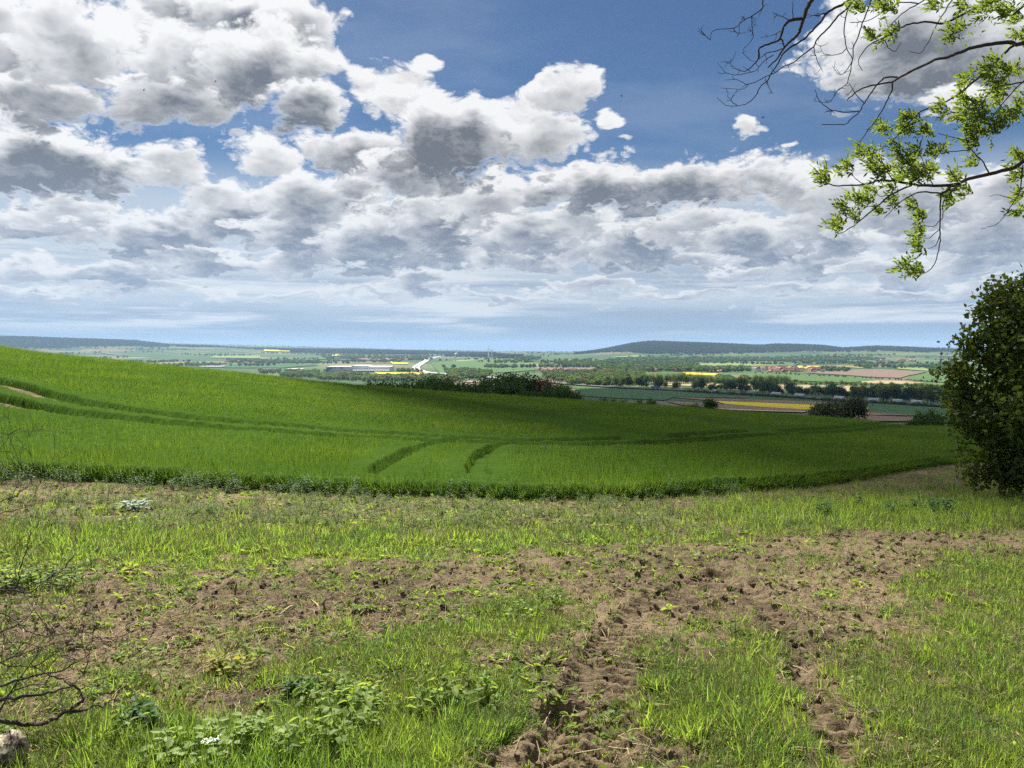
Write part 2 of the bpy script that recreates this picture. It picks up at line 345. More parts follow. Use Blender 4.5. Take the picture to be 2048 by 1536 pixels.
def leafmat(name, c1, c2, tr, trw=.45, rough=.45, island=True, spec=.35, patch=None):
    spec *= .35; rough = max(rough, .55)
    """thin foliage: reflects c1..c2, lets tr-coloured light through"""
    m_, g_, b, o = newmat(name)
    rnd = g_.nodes.new('ShaderNodeNewGeometry').outputs['Random Per Island'] if island else g_.nodes.new('ShaderNodeObjectInfo').outputs['Random']
    if island:
        r2 = g_.nodes.new('ShaderNodeObjectInfo').outputs['Random']
        rnd = g_.m('FRACT', g_.m('ADD', rnd, r2))
    bc = g_.mix(rnd, c1, c2); tcol = g_.mix(rnd, tuple(k * .75 for k in tr), tuple(k * 1.15 for k in tr))
    if patch:
        pf_ = g_.ss(g_.noise(pos(g_), patch[0], 3, .6), .36, .66); lo_, hi_ = patch[1], patch[2]
        mul = g_.mix(pf_, lo_, hi_); bc = g_.v('MULTIPLY', bc, mul); tcol = g_.v('MULTIPLY', tcol, mul)
    g_.put(b.inputs['Base Color'], bc); b.inputs['Roughness'].default_value = rough
    b.inputs['Specular IOR Level'].default_value = spec if spec > .05 else 0.0
    t_ = g_.nodes.new('ShaderNodeBsdfTranslucent')
    g_.put(t_.inputs[0], tcol)
    mx = g_.nodes.new('ShaderNodeMixShader'); mx.inputs[0].default_value = trw
    g_.links.new(b.outputs[0], mx.inputs[1]); g_.links.new(t_.outputs[0], mx.inputs[2]); g_.links.new(mx.outputs[0], o.inputs[0])
    return m_

m_soil, gs, b, o = newmat('soil')
P3 = pos(gs)
n1 = gs.noise(P3, .55, 4, .55); n2 = gs.noise(P3, 9, 6, .65); n3 = gs.noise(P3, 60, 4, .6)
dry = gs.ss(gs.m('ADD', gs.m('MULTIPLY', n1, .9), gs.m('MULTIPLY', n2, .5)), .52, .88)
cs_ = gs.mix(dry, (.046, .033, .021), (.200, .149, .089))
cs_ = gs.mix(gs.ss(n2, .35, .62, .0, .65), cs_, (.140, .105, .063))
cs_ = gs.mix(gs.ss(n3, .48, .68, 0, .65), cs_, (.052, .035, .023))
gs.put(b.inputs['Base Color'], cs_); b.inputs['Roughness'].default_value = .95; b.inputs['Specular IOR Level'].default_value = .1
bm_ = gs.nodes.new('ShaderNodeBump'); bm_.inputs['Strength'].default_value = 1.0; bm_.inputs['Distance'].default_value = .03
gs.put(bm_.inputs['Height'], gs.m('ADD', gs.m('MULTIPLY', n2, .8), gs.m('MULTIPLY', n3, .4))); gs.links.new(bm_.outputs[0], b.inputs['Normal'])

m_canopy = plain('crop_understorey', (.036, .070, .012), 1.0, .35, 2.0, spec=0)
m_wheat = leafmat('wheat_leaf', (.056, .103, .017), (.097, .155, .030), (.21, .36, .035), .28, .6, spec=.10, patch=(.22, (.78, .84, .85), (1.22, 1.10, 1.0)))
m_grass = leafmat('grass_blade', (.090, .150, .026), (.150, .208, .046), (.37, .52, .060), .45, .55, spec=.2, patch=(1.6, (.72, .82, .85), (1.10, 1.05, .95)))
m_grassd = leafmat('grass_blade_deep', (.062, .092, .028), (.105, .130, .042), (.21, .28, .05), .42, .55, spec=.2)
m_weed = leafmat('weed_feather', (.082, .122, .030), (.135, .165, .045), (.26, .36, .09), .40, .6)
m_broad = leafmat('broad_leaf', (.090, .150, .03), (.150, .205, .045), (.38, .50, .06), .42, .45, spec=.35)
m_dry = plain('dry_straw', (.36, .27, .16), .85, .45, 40)
m_stick = plain('dead_twig', (.115, .090, .070), .9, .5, 30)
m_bark = plain('bark', (.050, .042, .036), .95, .5, 24, spec=.1)

# ---------------------------------------------------------------- crop field outline and wheel tracks, on the ground
FOOT = [(-900, 13.6), (-200, 13.5), (0, 13.4), (300, 13.3), (500, 13.1), (740, 12.7), (1024, 12.3), (1200, 12.5), (1300, 12.9), (1450, 14.2), (1600, 16.8), (1700, 20), (1800, 23.5), (1950, 30), (2048, 35), (2300, 48), (2900, 60)]
_fa = np.array([math.atan((u_ - 1024) / F) for u_, _ in FOOT]); _fr = np.array([Y / math.cos(a_) for a_, (_, Y) in zip(_fa, FOOT)])
def foot_r(a): return np.interp(a, _fa, _fr)
def dist_poly(x, y, pts):
    best = np.full(np.shape(x), 1e9); run = np.zeros(np.shape(x)); acc_ = 0.0; side = np.zeros(np.shape(x))
    for (ax, ay), (bx_, by_) in zip(pts[:-1], pts[1:]):
        ex, ey = bx_ - ax, by_ - ay; L2 = ex * ex + ey * ey + 1e-9
        t_ = np.clip(((x - ax) * ex + (y - ay) * ey) / L2, 0, 1)
        d_ = np.hypot(x - ax - t_ * ex, y - ay - t_ * ey)
        m_ = d_ < best
        best = np.where(m_, d_, best); run = np.where(m_, acc_ + t_ * math.sqrt(L2), run)
        side = np.where(m_, np.sign(ex * (y - ay) - ey * (x - ax)), side)
        acc_ += math.sqrt(L2)
    return best, run, side
def gpts(px, lift): return [tuple(at(u_, v_, 11, 130, lift)[:2]) for u_, v_ in px]
def cr(pts, n=8):
    """smooth curve through points"""
    P_ = [np.array(p, float) for p in pts]; P_ = [2 * P_[0] - P_[1]] + P_ + [2 * P_[-1] - P_[-2]]; out_ = []
    for i in range(1, len(P_) - 2):
        for k in range(n):
            t_ = k / n
            out_.append(.5 * (2 * P_[i] + (P_[i + 1] - P_[i - 1]) * t_ + (2 * P_[i - 1] - 5 * P_[i] + 4 * P_[i + 1] - P_[i + 2]) * t_ ** 2 + (3 * P_[i] - P_[i - 1] - 3 * P_[i + 1] + P_[i + 2]) * t_ ** 3))
    out_.append(P_[-2]); return out_
TRAM = [gpts(p, .25) for p in (
    [(-150, 735), (0, 762), (100, 790), (250, 818), (450, 841), (650, 857), (800, 867), (930, 876)],
    [(930, 876), (1100, 880), (1300, 874), (1470, 863), (1700, 853), (1840, 848)],
    [(930, 876), (885, 882), (820, 900), (768, 930), (752, 948)],
    [(1320, 872), (1200, 851), (1050, 821), (900, 799), (800, 787)],
    [(1560, 862), (1470, 848), (1370, 832), (1300, 822)])]
def offset(pts, d_):
    out_ = []
    for i, p in enumerate(pts):
        a_ = np.array(pts[max(0, i - 1)]); b_ = np.array(pts[min(len(pts) - 1, i + 1)]); e_ = b_ - a_; e_ /= np.linalg.norm(e_) + 1e-9
        out_.append((p[0] - e_[1] * d_, p[1] + e_[0] * d_))
    return out_
TRAM = [cr(p, 5) for p in TRAM]
TRAM += [offset(TRAM[0], -1.9), offset(TRAM[1], -1.8), offset(TRAM[2], 1.9), offset(TRAM[3], 1.8), offset(TRAM[4], 1.8)]
TW = (.62, .78, .24, 1.2, 1.15, .58, .64, .24, 1.0, .95)
def tram_dist(x, y):
    return np.min([dist_poly(x, y, p)[0] - w_ for p, w_ in zip(TRAM, TW)], 0)
def tram_mask(x, y):
    m_ = np.ones(np.shape(x))
    for k, p in enumerate(TRAM):
        d_, _, _ = dist_poly(x, y, p); wd = TW[k]
        m_ = np.minimum(m_, smooth(d_ + .08 * pn(x * 1.7, y * 1.7, 3), wd * .75, wd * 1.0))
    return m_
def crop_mask(x, y):
    r = np.hypot(x, y); a = np.arctan2(x, y)
    wob = .22 * pn(x * 1.2, y * 1.2, 5) + .25 * pn(x * .35, y * .35, 6)
    return smooth(r - foot_r(a) + wob, 0, .35)

# ---------------------------------------------------------------- near ground: one sheet with clods, ruts and tyre prints
TYRE = [([(1130, 1560), (1165, 1480), (1200, 1400), (1240, 1310), (1330, 1215), (1450, 1160)], .20),
        ([(1010, 1560), (1060, 1500), (1110, 1440)], .16),
        ([(1690, 1540), (1640, 1440), (1600, 1330), (1555, 1250), (1500, 1190), (1440, 1150)], .09)]
TYRE = [(cr([tuple(at(u_, v_, 2, 14)[:2]) for u_, v_ in p], 6), wd) for p, wd in TYRE]
# bare (-) and grown (+) patches: centre, half-size in pixels of the photograph, strength
PATCH = [(330, 1240, 330, 70, -.75), (560, 1185, 170, 36, -.6), (900, 1165, 220, 42, -.8), (860, 1238, 115, 24, -.7), (1250, 1140, 300, 52, -.85), (1620, 1130, 350, 46, -1), (1500, 1210, 260, 42, -.75), (1930, 1088, 230, 26, -1),
         (1200, 1310, 125, 60, -.95), (1170, 1420, 105, 100, -.95), (1120, 1520, 140, 50, -.9), (1600, 1330, 50, 90, -.8), (1650, 1450, 75, 60, -.6), (470, 1415, 130, 42, -.8), (1340, 1510, 120, 40, -.5), (1000, 1320, 70, 22, -.8), (180, 1430, 100, 60, -.4), (1750, 1270, 120, 50, -.5),
         (1010, 1225, 115, 52, 1.0), (840, 1400, 250, 110, .85), (300, 1490, 190, 60, .6), (1960, 1300, 170, 200, .55), (1440, 1390, 110, 100, .65), (1550, 1490, 80, 60, .6), (700, 1180, 130, 28, .35), (1350, 1200, 60, 20, .35), (1980, 1150, 120, 40, .8)]
def grown(u_, v_):
    """how much the turf has closed over, 0..1"""
    _n = (u_ * .011, v_ * .03); u_ = u_ + 70 * fbm(*_n, 3, .6, 301); v_ = v_ + 22 * np.clip((v_ - 940) / 150, .25, 1) * fbm(_n[0] * 1.3, _n[1] * 1.3, 3, .6, 311)
    base = np.interp(v_, [960, 985, 1035, 1062, 1080, 1105, 1135, 1180, 1300, 1420, 1536], [.26, .26, .30, .50, .82, .78, .50, .46, .46, .52, .56])
    rgt = smooth(u_, 1250, 1750)
    base = base * (1 - rgt) + rgt * np.interp(v_, [900, 960, 985, 1000, 1050, 1062, 1085, 1200, 1400, 1536], [.45, .45, .48, .7, .85, .62, .40, .38, .44, .5])
    for (a, b_, ra, rb, s_) in PATCH:
        base = base + s_ * .8 * np.exp(-((u_ - a) / ra) ** 2 - ((v_ - b_) / rb) ** 2)
    return np.clip(base, 0, 1)

def ground_detail(x, y):
    r = np.hypot(x, y); z = H(x, y)
    u_, v_ = uv_of(x, y, z); gw = grown(u_, v_); gw = np.where(y < 1.5, .6, gw)
    bare = 1 - smooth(gw, .15, .6)
    lod = 1 - smooth(r, 9, 22)
    n_ = fbm(x * 1.1, y * 1.1, 3, .5, 1) * .035 + fbm(x * 6, y * 6, 2, .6, 4) * .012
    cl = np.maximum(0, fbm(x * 9, y * 9, 3, .65, 9)) * .050 + np.maximum(0, pn(x * 24, y * 24, 19) - .1) * .030
    cl += (fbm(x * 30, y * 30, 2, .6, 23)) * .015
    z = z + n_ + lod * cl * (.25 + .75 * bare)
    for p, wd in TYRE:
        d_, s_, sd_ = dist_poly(x, y, p)
        ins = 1 - smooth(d_, wd * .85, wd * 1.15)
        lug = np.sin((s_ + sd_ * .02 + d_ * .30) * 2 * np.pi / .105 + 1.5 * pn(x * 4, y * 4, 31) + np.where(sd_ > 0, 0, np.pi))
        broken = smooth(fbm(x * 3.2, y * 3.2, 2, .5, 37), -.28, .05)
        rim = np.exp(-((d_ - wd * 1.15) / .06) ** 2) * .020
        z = z + lod * (ins * (-.022 - cl * .55 + (.25 + .75 * broken) * .022 * np.clip(lug * 1.8, -1, 1)) + rim * (1 + 1.5 * pn(x * 7, y * 7, 33)))
    return z

azd = np.deg2rad(np.arange(-48, 48.01, .14)); azc = np.deg2rad(np.arange(52, 309, 4.0))
aza = np.concatenate([azd, azc])
rr = np.concatenate([np.exp(np.linspace(math.log(.02), math.log(2.3), 20))[:-1], np.exp(np.arange(math.log(2.3), math.log(15.5), .0047)), np.exp(np.arange(math.log(15.5), math.log(70), .016))])
RR, AA = np.meshgrid(rr, aza, indexing='ij')
X, Yg = RR * np.sin(AA), RR * np.cos(AA)
Z = ground_detail(X, Yg)
vg = np.stack([X, Yg, Z], -1).reshape(-1, 3); fg = grid_faces(len(rr), len(aza), True)
o = obj('ground', mesh_np('ground', vg, fg, m_soil, smooth_=True)); tag(o, 'bare brown soil and turf margin with tyre prints', None, None, 'structure')

# ---------------------------------------------------------------- small plants, built once and spread over the ground
proto = {}
m_thatch = leafmat('dead_thatch', (.17, .14, .075), (.30, .245, .14), (.25, .2, .1), .25, .7, spec=.1)
def proto_coll(name):
    c = bpy.data.collections.new(name); proto[name] = c; return c
def blades_mesh(name, blades, mat):
    """blades: (base xyz, heading, tilt, length, width, bend)"""
    V, Fc = [], []
    for (bx_, by_, bz_, hd, tilt, L, wd, bend) in blades:
        n = 4; p = np.array([bx_, by_, bz_]); th = tilt
        side = np.array([-math.sin(hd), math.cos(hd), 0]); i0 = len(V)
        for k in range(n):
            f_ = k / (n - 1); w_ = wd * (1 - f_ ** 1.7) * .5 * (.75 + .5 * min(1, f_ * 3))
            if k < n - 1: V += [p - side * w_, p + side * w_]
            else: V.append(p)
            th += bend / (n - 1); p = p + np.array([math.cos(hd) * math.sin(th), math.sin(hd) * math.sin(th), math.cos(th)]) * L / (n - 1)
        Fc += [(i0, i0 + 1, i0 + 3, i0 + 2), (i0 + 2, i0 + 3, i0 + 5, i0 + 4), (i0 + 4, i0 + 5, i0 + 6)]
    return mesh_np(name, V, Fc, mat)
def tuft(n, spread, lo, hi, wd, mat, name, rs, tilt=.35, bend=.8):
    B = []
    for _ in range(n):
        a = rs.uniform(0, 6.283); d_ = spread * math.sqrt(rs.random())
        B.append((d_ * math.cos(a), d_ * math.sin(a), -.01, a + rs.normal(0, .7), abs(rs.normal(0, tilt)), rs.uniform(lo, hi), wd * rs.uniform(.7, 1.3), rs.uniform(.1, bend)))
    return blades_mesh(name, B, mat)
def leaf_faces(c, ax, nrm, L, W, V, Fc, fold=.15):
    """one ovate leaf of six faces' outline"""
    ax = ax / np.linalg.norm(ax); s_ = np.cross(nrm, ax); s_ /= np.linalg.norm(s_) + 1e-9; up_ = np.cross(ax, s_); i0 = len(V)
    for (a, w_) in ((0, 0), (.28, .42), (.62, .38), (1, 0)):
        if w_ == 0: V.append(c + ax * a * L - up_ * fold * L * a * a)
        else:
            V.append(c + ax * a * L + s_ * w_ * W + up_ * fold * W - up_ * fold * L * a * a); V.append(c + ax * a * L - up_ * fold * L * a * a); V.append(c + ax * a * L - s_ * w_ * W + up_ * fold * W - up_ * fold * L * a * a)
    Fc += [(i0, i0 + 1, i0 + 2), (i0, i0 + 2, i0 + 3), (i0 + 1, i0 + 4, i0 + 5, i0 + 2), (i0 + 2, i0 + 5, i0 + 6, i0 + 3), (i0 + 4, i0 + 7, i0 + 5), (i0 + 5, i0 + 7, i0 + 6)]
def rosette(name, n, lo, hi, rs, mat, aspect=.55, rise=.35, petiole=.4):
    V, Fc = [], []
    for k in range(n):
        a = k * 2.4 + rs.normal(0, .3); L = rs.uniform(lo, hi); el = rs.uniform(.1, rise * 2)
        dr = np.array([math.cos(a) * math.cos(el), math.sin(a) * math.cos(el), math.sin(el)])
        c = dr * L * petiole * rs.uniform(.6, 1.2)
        i0 = len(V); sd_ = np.array([-math.sin(a), math.cos(a), 0]) * .0025
        V += [np.array([0, 0, -.01]) - sd_, np.array([0, 0, -.01]) + sd_, c + sd_, c - sd_]; Fc.append((i0, i0 + 1, i0 + 2, i0 + 3))
        leaf_faces(c, dr + np.array([0, 0, -.25 * rs.random()]), np.array([0, 0, 1.0]) + rs.normal(0, .25, 3), L, L * aspect, V, Fc)
    return mesh_np(name, V, Fc, mat)
def stalk_weed(name, h, n, rs, mat, leaf=.06, feather=False):
    """upright stem with leaves in pairs (or thread-fine leaves)"""
    V, Fc = [], []; lean = rs.normal(0, .12, 2)
    top = np.array([lean[0] * h, lean[1] * h, h]); i0 = len(V)
    for k in range(3):
        a = k * 2.094; e = np.array([math.cos(a), math.sin(a), 0]) * .003
        V += [e + np.array([0, 0, -.01]), top + e * .4]
    for k in range(3): j = (k + 1) % 3; Fc.append((i0 + 2 * k, i0 + 2 * j, i0 + 2 * j + 1, i0 + 2 * k + 1))
    for k in range(n):
        f_ = .18 + .82 * (k + .5) / n; a0 = k * 1.57 + rs.normal(0, .3)
        for q_ in (0, math.pi):
            a = a0 + q_; el = rs.uniform(.0, .6); dr = np.array([math.cos(a) * math.cos(el), math.sin(a) * math.cos(el), math.sin(el)])
            L = leaf * (1.15 - .5 * f_) * rs.uniform(.8, 1.2)
            if feather:
                for z_ in range(3):
                    d2 = dr + rs.normal(0, .35, 3); leaf_faces(top * f_, d2, np.array([0, 0, 1.0]), L, L * .10, V, Fc, .05)
            else: leaf_faces(top * f_ + dr * L * .25, dr + np.array([0, 0, -.3]), np.array([0, 0, 1.0]) + rs.normal(0, .3, 3), L, L * .66, V, Fc)
    return mesh_np(name, V, Fc, mat)
def rods_mesh(name, segs, mat, k=5):
    """segs: list of polylines [(p, radius), ...] -> tapering tubes"""
    V, Fc = [], []
    for pl in segs:
        i0 = len(V); n = len(pl)
        P_ = [np.array(p, float) for p, _ in pl]
        ref = np.array([.31, .17, .93])
        for i in range(n):
            t_ = P_[min(n - 1, i + 1)] - P_[max(0, i - 1)]; t_ /= np.linalg.norm(t_) + 1e-12
            if abs(t_ @ ref) > .97: ref = np.array([.95, .2, .1])
            s_ = np.cross(t_, ref); s_ /= np.linalg.norm(s_) + 1e-12; b_ = np.cross(t_, s_)
            for j in range(k):
                a = 2 * math.pi * j / k; V.append(P_[i] + (s_ * math.cos(a) + b_ * math.sin(a)) * pl[i][1])
        for i in range(n - 1):
            for j in range(k):
                a, b_ = i0 + i * k + j, i0 + i * k + (j + 1) % k; Fc.append((a, b_, b_ + k, a + k))
        Fc.append(tuple(i0 + j for j in range(k))[::-1]); Fc.append(tuple(i0 + (n - 1) * k + j for j in range(k)))
    return mesh_np(name, V, Fc, mat, smooth_=False)
def add_proto(coll, me):
    o_ = bpy.data.objects.new(me.name, me); proto[coll].objects.link(o_)
rs = np.random.default_rng(3)
c = proto_coll('wheat_tufts')
for k in range(5): add_proto('wheat_tufts', tuft(24, .11, .24, .58, .0085, m_wheat, 'wheat_tuft', rs, .30, 2.3))
c = proto_coll('short_grass')
for k in range(5): add_proto('short_grass', tuft(15, .035, .020, .062, .0033, m_grass, 'grass_tuft', rs, .45, 1.1))
for k in range(1): add_proto('short_grass', tuft(12, .04, .02, .07, .0030, m_thatch, 'dry_tuft', rs, .8, 1.4))
c = proto_coll('long_grass')
for k in range(4): add_proto('long_grass', tuft(18, .05, .08, .20, .0043, m_grass, 'long_grass_tuft', rs, .30, 1.3))
c = proto_coll('deep_grass')
for k in range(4): add_proto('deep_grass', tuft(16, .045, .03, .10, .0036, m_grassd, 'deep_grass_tuft', rs, .4, 1.2))
for k in range(1): add_proto('deep_grass', tuft(14, .05, .04, .12, .0030, m_thatch, 'dry_tuft', rs, .7, 1.4))
c = proto_coll('feather_weed')
for k in range(4): add_proto('feather_weed', stalk_weed('feather_weed', rs.uniform(.09, .17), 6, rs, m_weed, .06, True))
c = proto_coll('seedling')
for k in range(5): add_proto('seedling', rosette('seedling', 6, .018, .04, rs, m_broad, .62))
c = proto_coll('leafy_weed')
for k in range(4): add_proto('leafy_weed', stalk_weed('leafy_weed', rs.uniform(.10, .2), 4, rs, m_broad, .055))
c = proto_coll('straw')
for k in range(6):
    L = rs.uniform(.05, .22); b1 = rs.normal(0, .12)
    add_proto('straw', rods_mesh('straw', [[((-L / 2, 0, .004), .0022), ((0, b1 * L, .012 + rs.random() * .012), .0026), ((L / 2, 0, .006 + rs.random() * .02), .0015)]], m_dry if k % 2 else m_stick, 4))
c = proto_coll('clod')
for k in range(4):
    bm = bmesh.new(); bmesh.ops.create_icosphere(bm, subdivisions=2, radius=.03)
    for v_ in bm.verts:
        n_ = float(fbm(v_.co.x * 40 + 7 * k, v_.co.y * 40 + v_.co.z * 33, 2)); v_.co *= 1 + .55 * n_; v_.co.z *= .62
    me = bpy.data.meshes.new('clod'); bm.to_mesh(me); bm.free(); me.materials.append(m_soil); add_proto('clod', me)

def spread(name, coll, P_, scale, rz, tilt=None, label=None, cat=None):
    """one stuff object: points that carry the plants of a collection"""
    n = len(P_)
    me = bpy.data.meshes.new(name); me.vertices.add(n); me.vertices.foreach_set('co', np.asarray(P_, np.float32).ravel())
    rot = np.zeros((n, 3), np.float32); rot[:, 2] = rz
    if tilt is not None: rot[:, :2] = tilt
    a = me.attributes.new('rot', 'FLOAT_VECTOR', 'POINT'); a.data.foreach_set('vector', rot.ravel())
    sc_ = np.asarray(scale, np.float32)
    if sc_.ndim == 1: sc_ = np.repeat(sc_[:, None], 3, 1)
    a = me.attributes.new('scl', 'FLOAT_VECTOR', 'POINT'); a.data.foreach_set('vector', sc_.ravel())
    a = me.attributes.new('pick', 'INT', 'POINT'); a.data.foreach_set('value', np.random.default_rng(n).integers(0, len(proto[coll].objects), n).astype(np.int32))
    o_ = obj(name, me); tag(o_, label, cat, None, 'stuff')
    ng = bpy.data.node_groups.new('spread_' + name, 'GeometryNodeTree')
    ng.interface.new_socket('Geometry', in_out='INPUT', socket_type='NodeSocketGeometry'); ng.interface.new_socket('Geometry', in_out='OUTPUT', socket_type='NodeSocketGeometry')
    N = ng.nodes; Lk = ng.links
    gi, go = N.new('NodeGroupInput'), N.new('NodeGroupOutput'); mp = N.new('GeometryNodeMeshToPoints'); ip = N.new('GeometryNodeInstanceOnPoints')
    ci = N.new('GeometryNodeCollectionInfo'); ci.inputs['Collection'].default_value = proto[coll]; ci.inputs['Separate Children'].default_value = True; ci.inputs['Reset Children'].default_value = True
    def at_(nm, ty):
        q_ = N.new('GeometryNodeInputNamedAttribute'); q_.data_type = ty; q_.inputs[0].default_value = nm; return q_.outputs[0]
    Lk.new(gi.outputs[0], mp.inputs[0]); Lk.new(mp.outputs[0], ip.inputs['Points']); Lk.new(ci.outputs[0], ip.inputs['Instance'])
    ip.inputs['Pick Instance'].default_value = True
    Lk.new(at_('pick', 'INT'), ip.inputs['Instance Index']); Lk.new(at_('rot', 'FLOAT_VECTOR'), ip.inputs['Rotation']); Lk.new(at_('scl', 'FLOAT_VECTOR'), ip.inputs['Scale'])
    Lk.new(ip.outputs[0], go.inputs[0])
    md = o_.modifiers.new('spread', 'NODES'); md.node_group = ng
    return o_
def sow(n, r0, r1, amax=38, p=1.0, seed=0):
    """random ground points, thinning with distance"""
    r_ = np.random.default_rng(seed); a = r_.uniform(-rad(amax), rad(amax), n)
    q_ = r_.random(n); e = 2 - p * 1.0
    r = np.exp(math.log(r0) + q_ * math.log(r1 / r0)) if abs(p - 1) < 1e-6 else (r0 ** e + q_ * (r1 ** e - r0 ** e)) ** (1 / e)
    return r * np.sin(a), r * np.cos(a), r, r_

# ---------------------------------------------------------------- the cereal field
azk = np.deg2rad(np.arange(-40, 40.01, .12)); rk = np.exp(np.arange(math.log(11.6), math.log(150), .0072))
RK, AK = np.meshgrid(rk, azk, indexing='ij'); XK, YK = RK * np.sin(AK), RK * np.cos(AK)
ck = crop_mask(XK, YK) * np.maximum(tram_mask(XK, YK), .30 * smooth(1024 + F * np.tan(AK), 40, 160) + .06)
ZK = H(XK, YK) - .10 + ck * (.36 + .04 * fbm(XK * .8, YK * .8, 2, .5, 41) + .06 * fbm(XK * 5, YK * 5, 2, .5, 43))
fk = grid_faces(len(rk), len(azk))
keep = ck.reshape(-1)[fk].max(1) > .02
field_o = empty('cereal_field', on(0, 40)); tag(field_o, 'green field of young cereal on the slope with curved wheel tracks', 'crop field', None, 'stuff')
base_v = np.stack([XK, YK, ZK], -1).reshape(-1, 3) - np.array(field_o.location)
o = obj('understorey', mesh_np('understorey', base_v, fk[keep], m_canopy, smooth_=True), field_o); o['kind'] = 'stuff'
x, y, r, r_ = sow(150000, 12.0, 46, 39, 1.0, 21)
k_ = crop_mask(x, y) * tram_mask(x, y); ok = r_.random(len(x)) < k_ * (k_ > .85); x, y, r = x[ok], y[ok], r[ok]; hv = .86 + .22 * fbm(x * .3, y * .3, 3, .5, 47) + .12 * r_.normal(size=len(x)); wdt = np.clip(r / 18, .9, 1.9) * np.clip(tram_dist(x, y) / .9, .34, 1)
sc3 = np.stack([wdt, wdt, np.clip(hv, .55, 1.25)], -1)
o = spread('cereal_plants', 'wheat_tufts', np.stack([x, y, H(x, y) - .02], -1), sc3, r_.uniform(0, 6.28, len(x)), r_.normal(0, .10, (len(x), 2)))
o.parent = field_o; o.matrix_parent_inverse = Matrix.Translation(-Vector(field_o.location))
x, y, r, r_ = sow(120000, 40, 150, 39, 1.0, 22)
k_ = crop_mask(x, y) * tram_mask(x, y); ok = r_.random(len(x)) < k_ * (k_ > .85); x, y, r = x[ok], y[ok], r[ok]; hv = .86 + .2 * fbm(x * .2, y * .2, 3, .5, 47) + .12 * r_.normal(size=len(x)); wdt = np.clip(r / 20, 1.9, 4.0) * np.clip(tram_dist(x, y) / 1.8, .24, 1)
o = spread('cereal_clumps', 'wheat_tufts', np.stack([x, y, H(x, y) - .02], -1), np.stack([wdt, wdt, np.clip(hv, .5, 1.25)], -1), r_.uniform(0, 6.28, len(x)), r_.normal(0, .08, (len(x), 2)))
o.parent = field_o; o.matrix_parent_inverse = Matrix.Translation(-Vector(field_o.location))

# ---------------------------------------------------------------- the field margin in front: turf, weeds, litter, clods
def margin(n, r0, r1, seed, amax=46):
    x, y, r, r_ = sow(int(n * 1.21), r0, r1, amax, 1.0, seed)
    ok = crop_mask(x, y) < .35; x, y, r = x[ok], y[ok], r[ok]
    z = ground_detail(x, y); u_, v_ = uv_of(x, y, z)
    return x, y, z, r, u_, v_, r_
def tyre_clear(x, y):
    return np.min([dist_poly(x, y, p)[0] / wd for p, wd in TYRE], 0)
def lay(name, coll, x, y, z, ok, s_, r_, label, cat, tilt=.12):
    tc_ = tyre_clear(x, y); ok = ok & ((tc_ > 1.05) | (np.random.default_rng(5).random(len(x)) < np.clip(.48 + .9 * fbm(x * 2.7, y * 2.7, 2, .5, 401), .06, .8)))
    x, y, z, s_ = x[ok], y[ok], z[ok], s_[ok]; n = len(x)
    return spread(name, coll, np.stack([x, y, z], -1), s_, r_.uniform(0, 6.28, n), r_.normal(0, tilt, (n, 2)), label, cat)
x, y, z, r, u_, v_, r_ = margin(165000, 2.2, 36, 51)
gw = grown(u_, v_); pt = fbm(x * 2.1, y * 2.1, 3, .6, 61); p_ = np.clip((gw + pt * .95) * 1.2 - .28, 0.10, .9)
lush = np.exp(-((v_ - 1085) / 24) ** 2) * (u_ < 1350)
ok = r_.random(len(x)) < p_
s_ = (.55 + .75 * p_ + .35 * r_.random(len(x))) * (1 + .5 * lush) * np.clip(r / 5.5, 1, 1.5)
lay('short_grass', 'short_grass', x, y, z, ok, s_, r_, 'short bright green grass tufts sprouting over the brown margin', 'grass')
x, y, z, r, u_, v_, r_ = margin(60000, 2.2, 30, 52)
gw = grown(u_, v_); pt = fbm(x * 1.6, y * 1.6, 3, .6, 71)
rt = smooth(u_ - (1540 + (1536 - v_) * .55), -120, 160) * (v_ > 1110)                    # tall turf on the right
rt2 = np.exp(-((v_ - (1028 - (u_ - 1700) * .02)) / 26) ** 2) * smooth(u_, 1250, 1800)      # grass verge before the tree
l2 = np.exp(-((v_ - 1088) / 20) ** 2) * (1 - smooth(u_, 250, 900)) * .35
fr = smooth(v_, 1380, 1536) * np.exp(-((u_ - 560) / 330) ** 2) + .8 * np.exp(-((u_ - 1470) / 90) ** 2 - ((v_ - 1430) / 80) ** 2)
p_ = np.clip(rt * .26 + rt2 * .7 + l2 + fr * .4 + .03 * gw, 0, 1) * np.clip(.75 + pt * 1.4, .05, 1) * np.clip(gw * 2.2, 0, 1)
ok = r_.random(len(x)) < p_
s_ = (.55 + .5 * r_.random(len(x))) * (1 + .10 * rt2) * np.clip(r / 7, 1, 1.5) * (1 - .42 * rt)
lay('long_grass', 'long_grass', x, y, z, ok, s_, r_, 'long bright grass standing along the verge and on the right bank', 'grass', .25)
x, y, z, r, u_, v_, r_ = margin(45000, 2.2, 30, 53)
gw = grown(u_, v_); pt = fbm(x * 1.3, y * 1.3, 3, .6, 81); p_ = np.clip(gw * 1.1 + pt * 1.1 - .2, 0, 1) * (.35 + .65 * smooth(u_, 900, 1500))
lay('deep_grass', 'deep_grass', x, y, z, r_.random(len(x)) < p_, (.6 + .6 * r_.random(len(x))) * np.clip(r / 6, 1, 1.8), r_, 'darker green grass tufts among the short turf', 'grass')
x, y, z, r, u_, v_, r_ = margin(60000, 6.5, 30, 54)
st = smooth(v_, 940, 975) * (1 - smooth(v_, 1045, 1075)); pt = fbm(x * .9, y * 2.2, 3, .6, 91); p_ = st * np.clip(.08 + pt * .9, 0, 1) * (1 - .55 * smooth(u_, 1200, 1700))
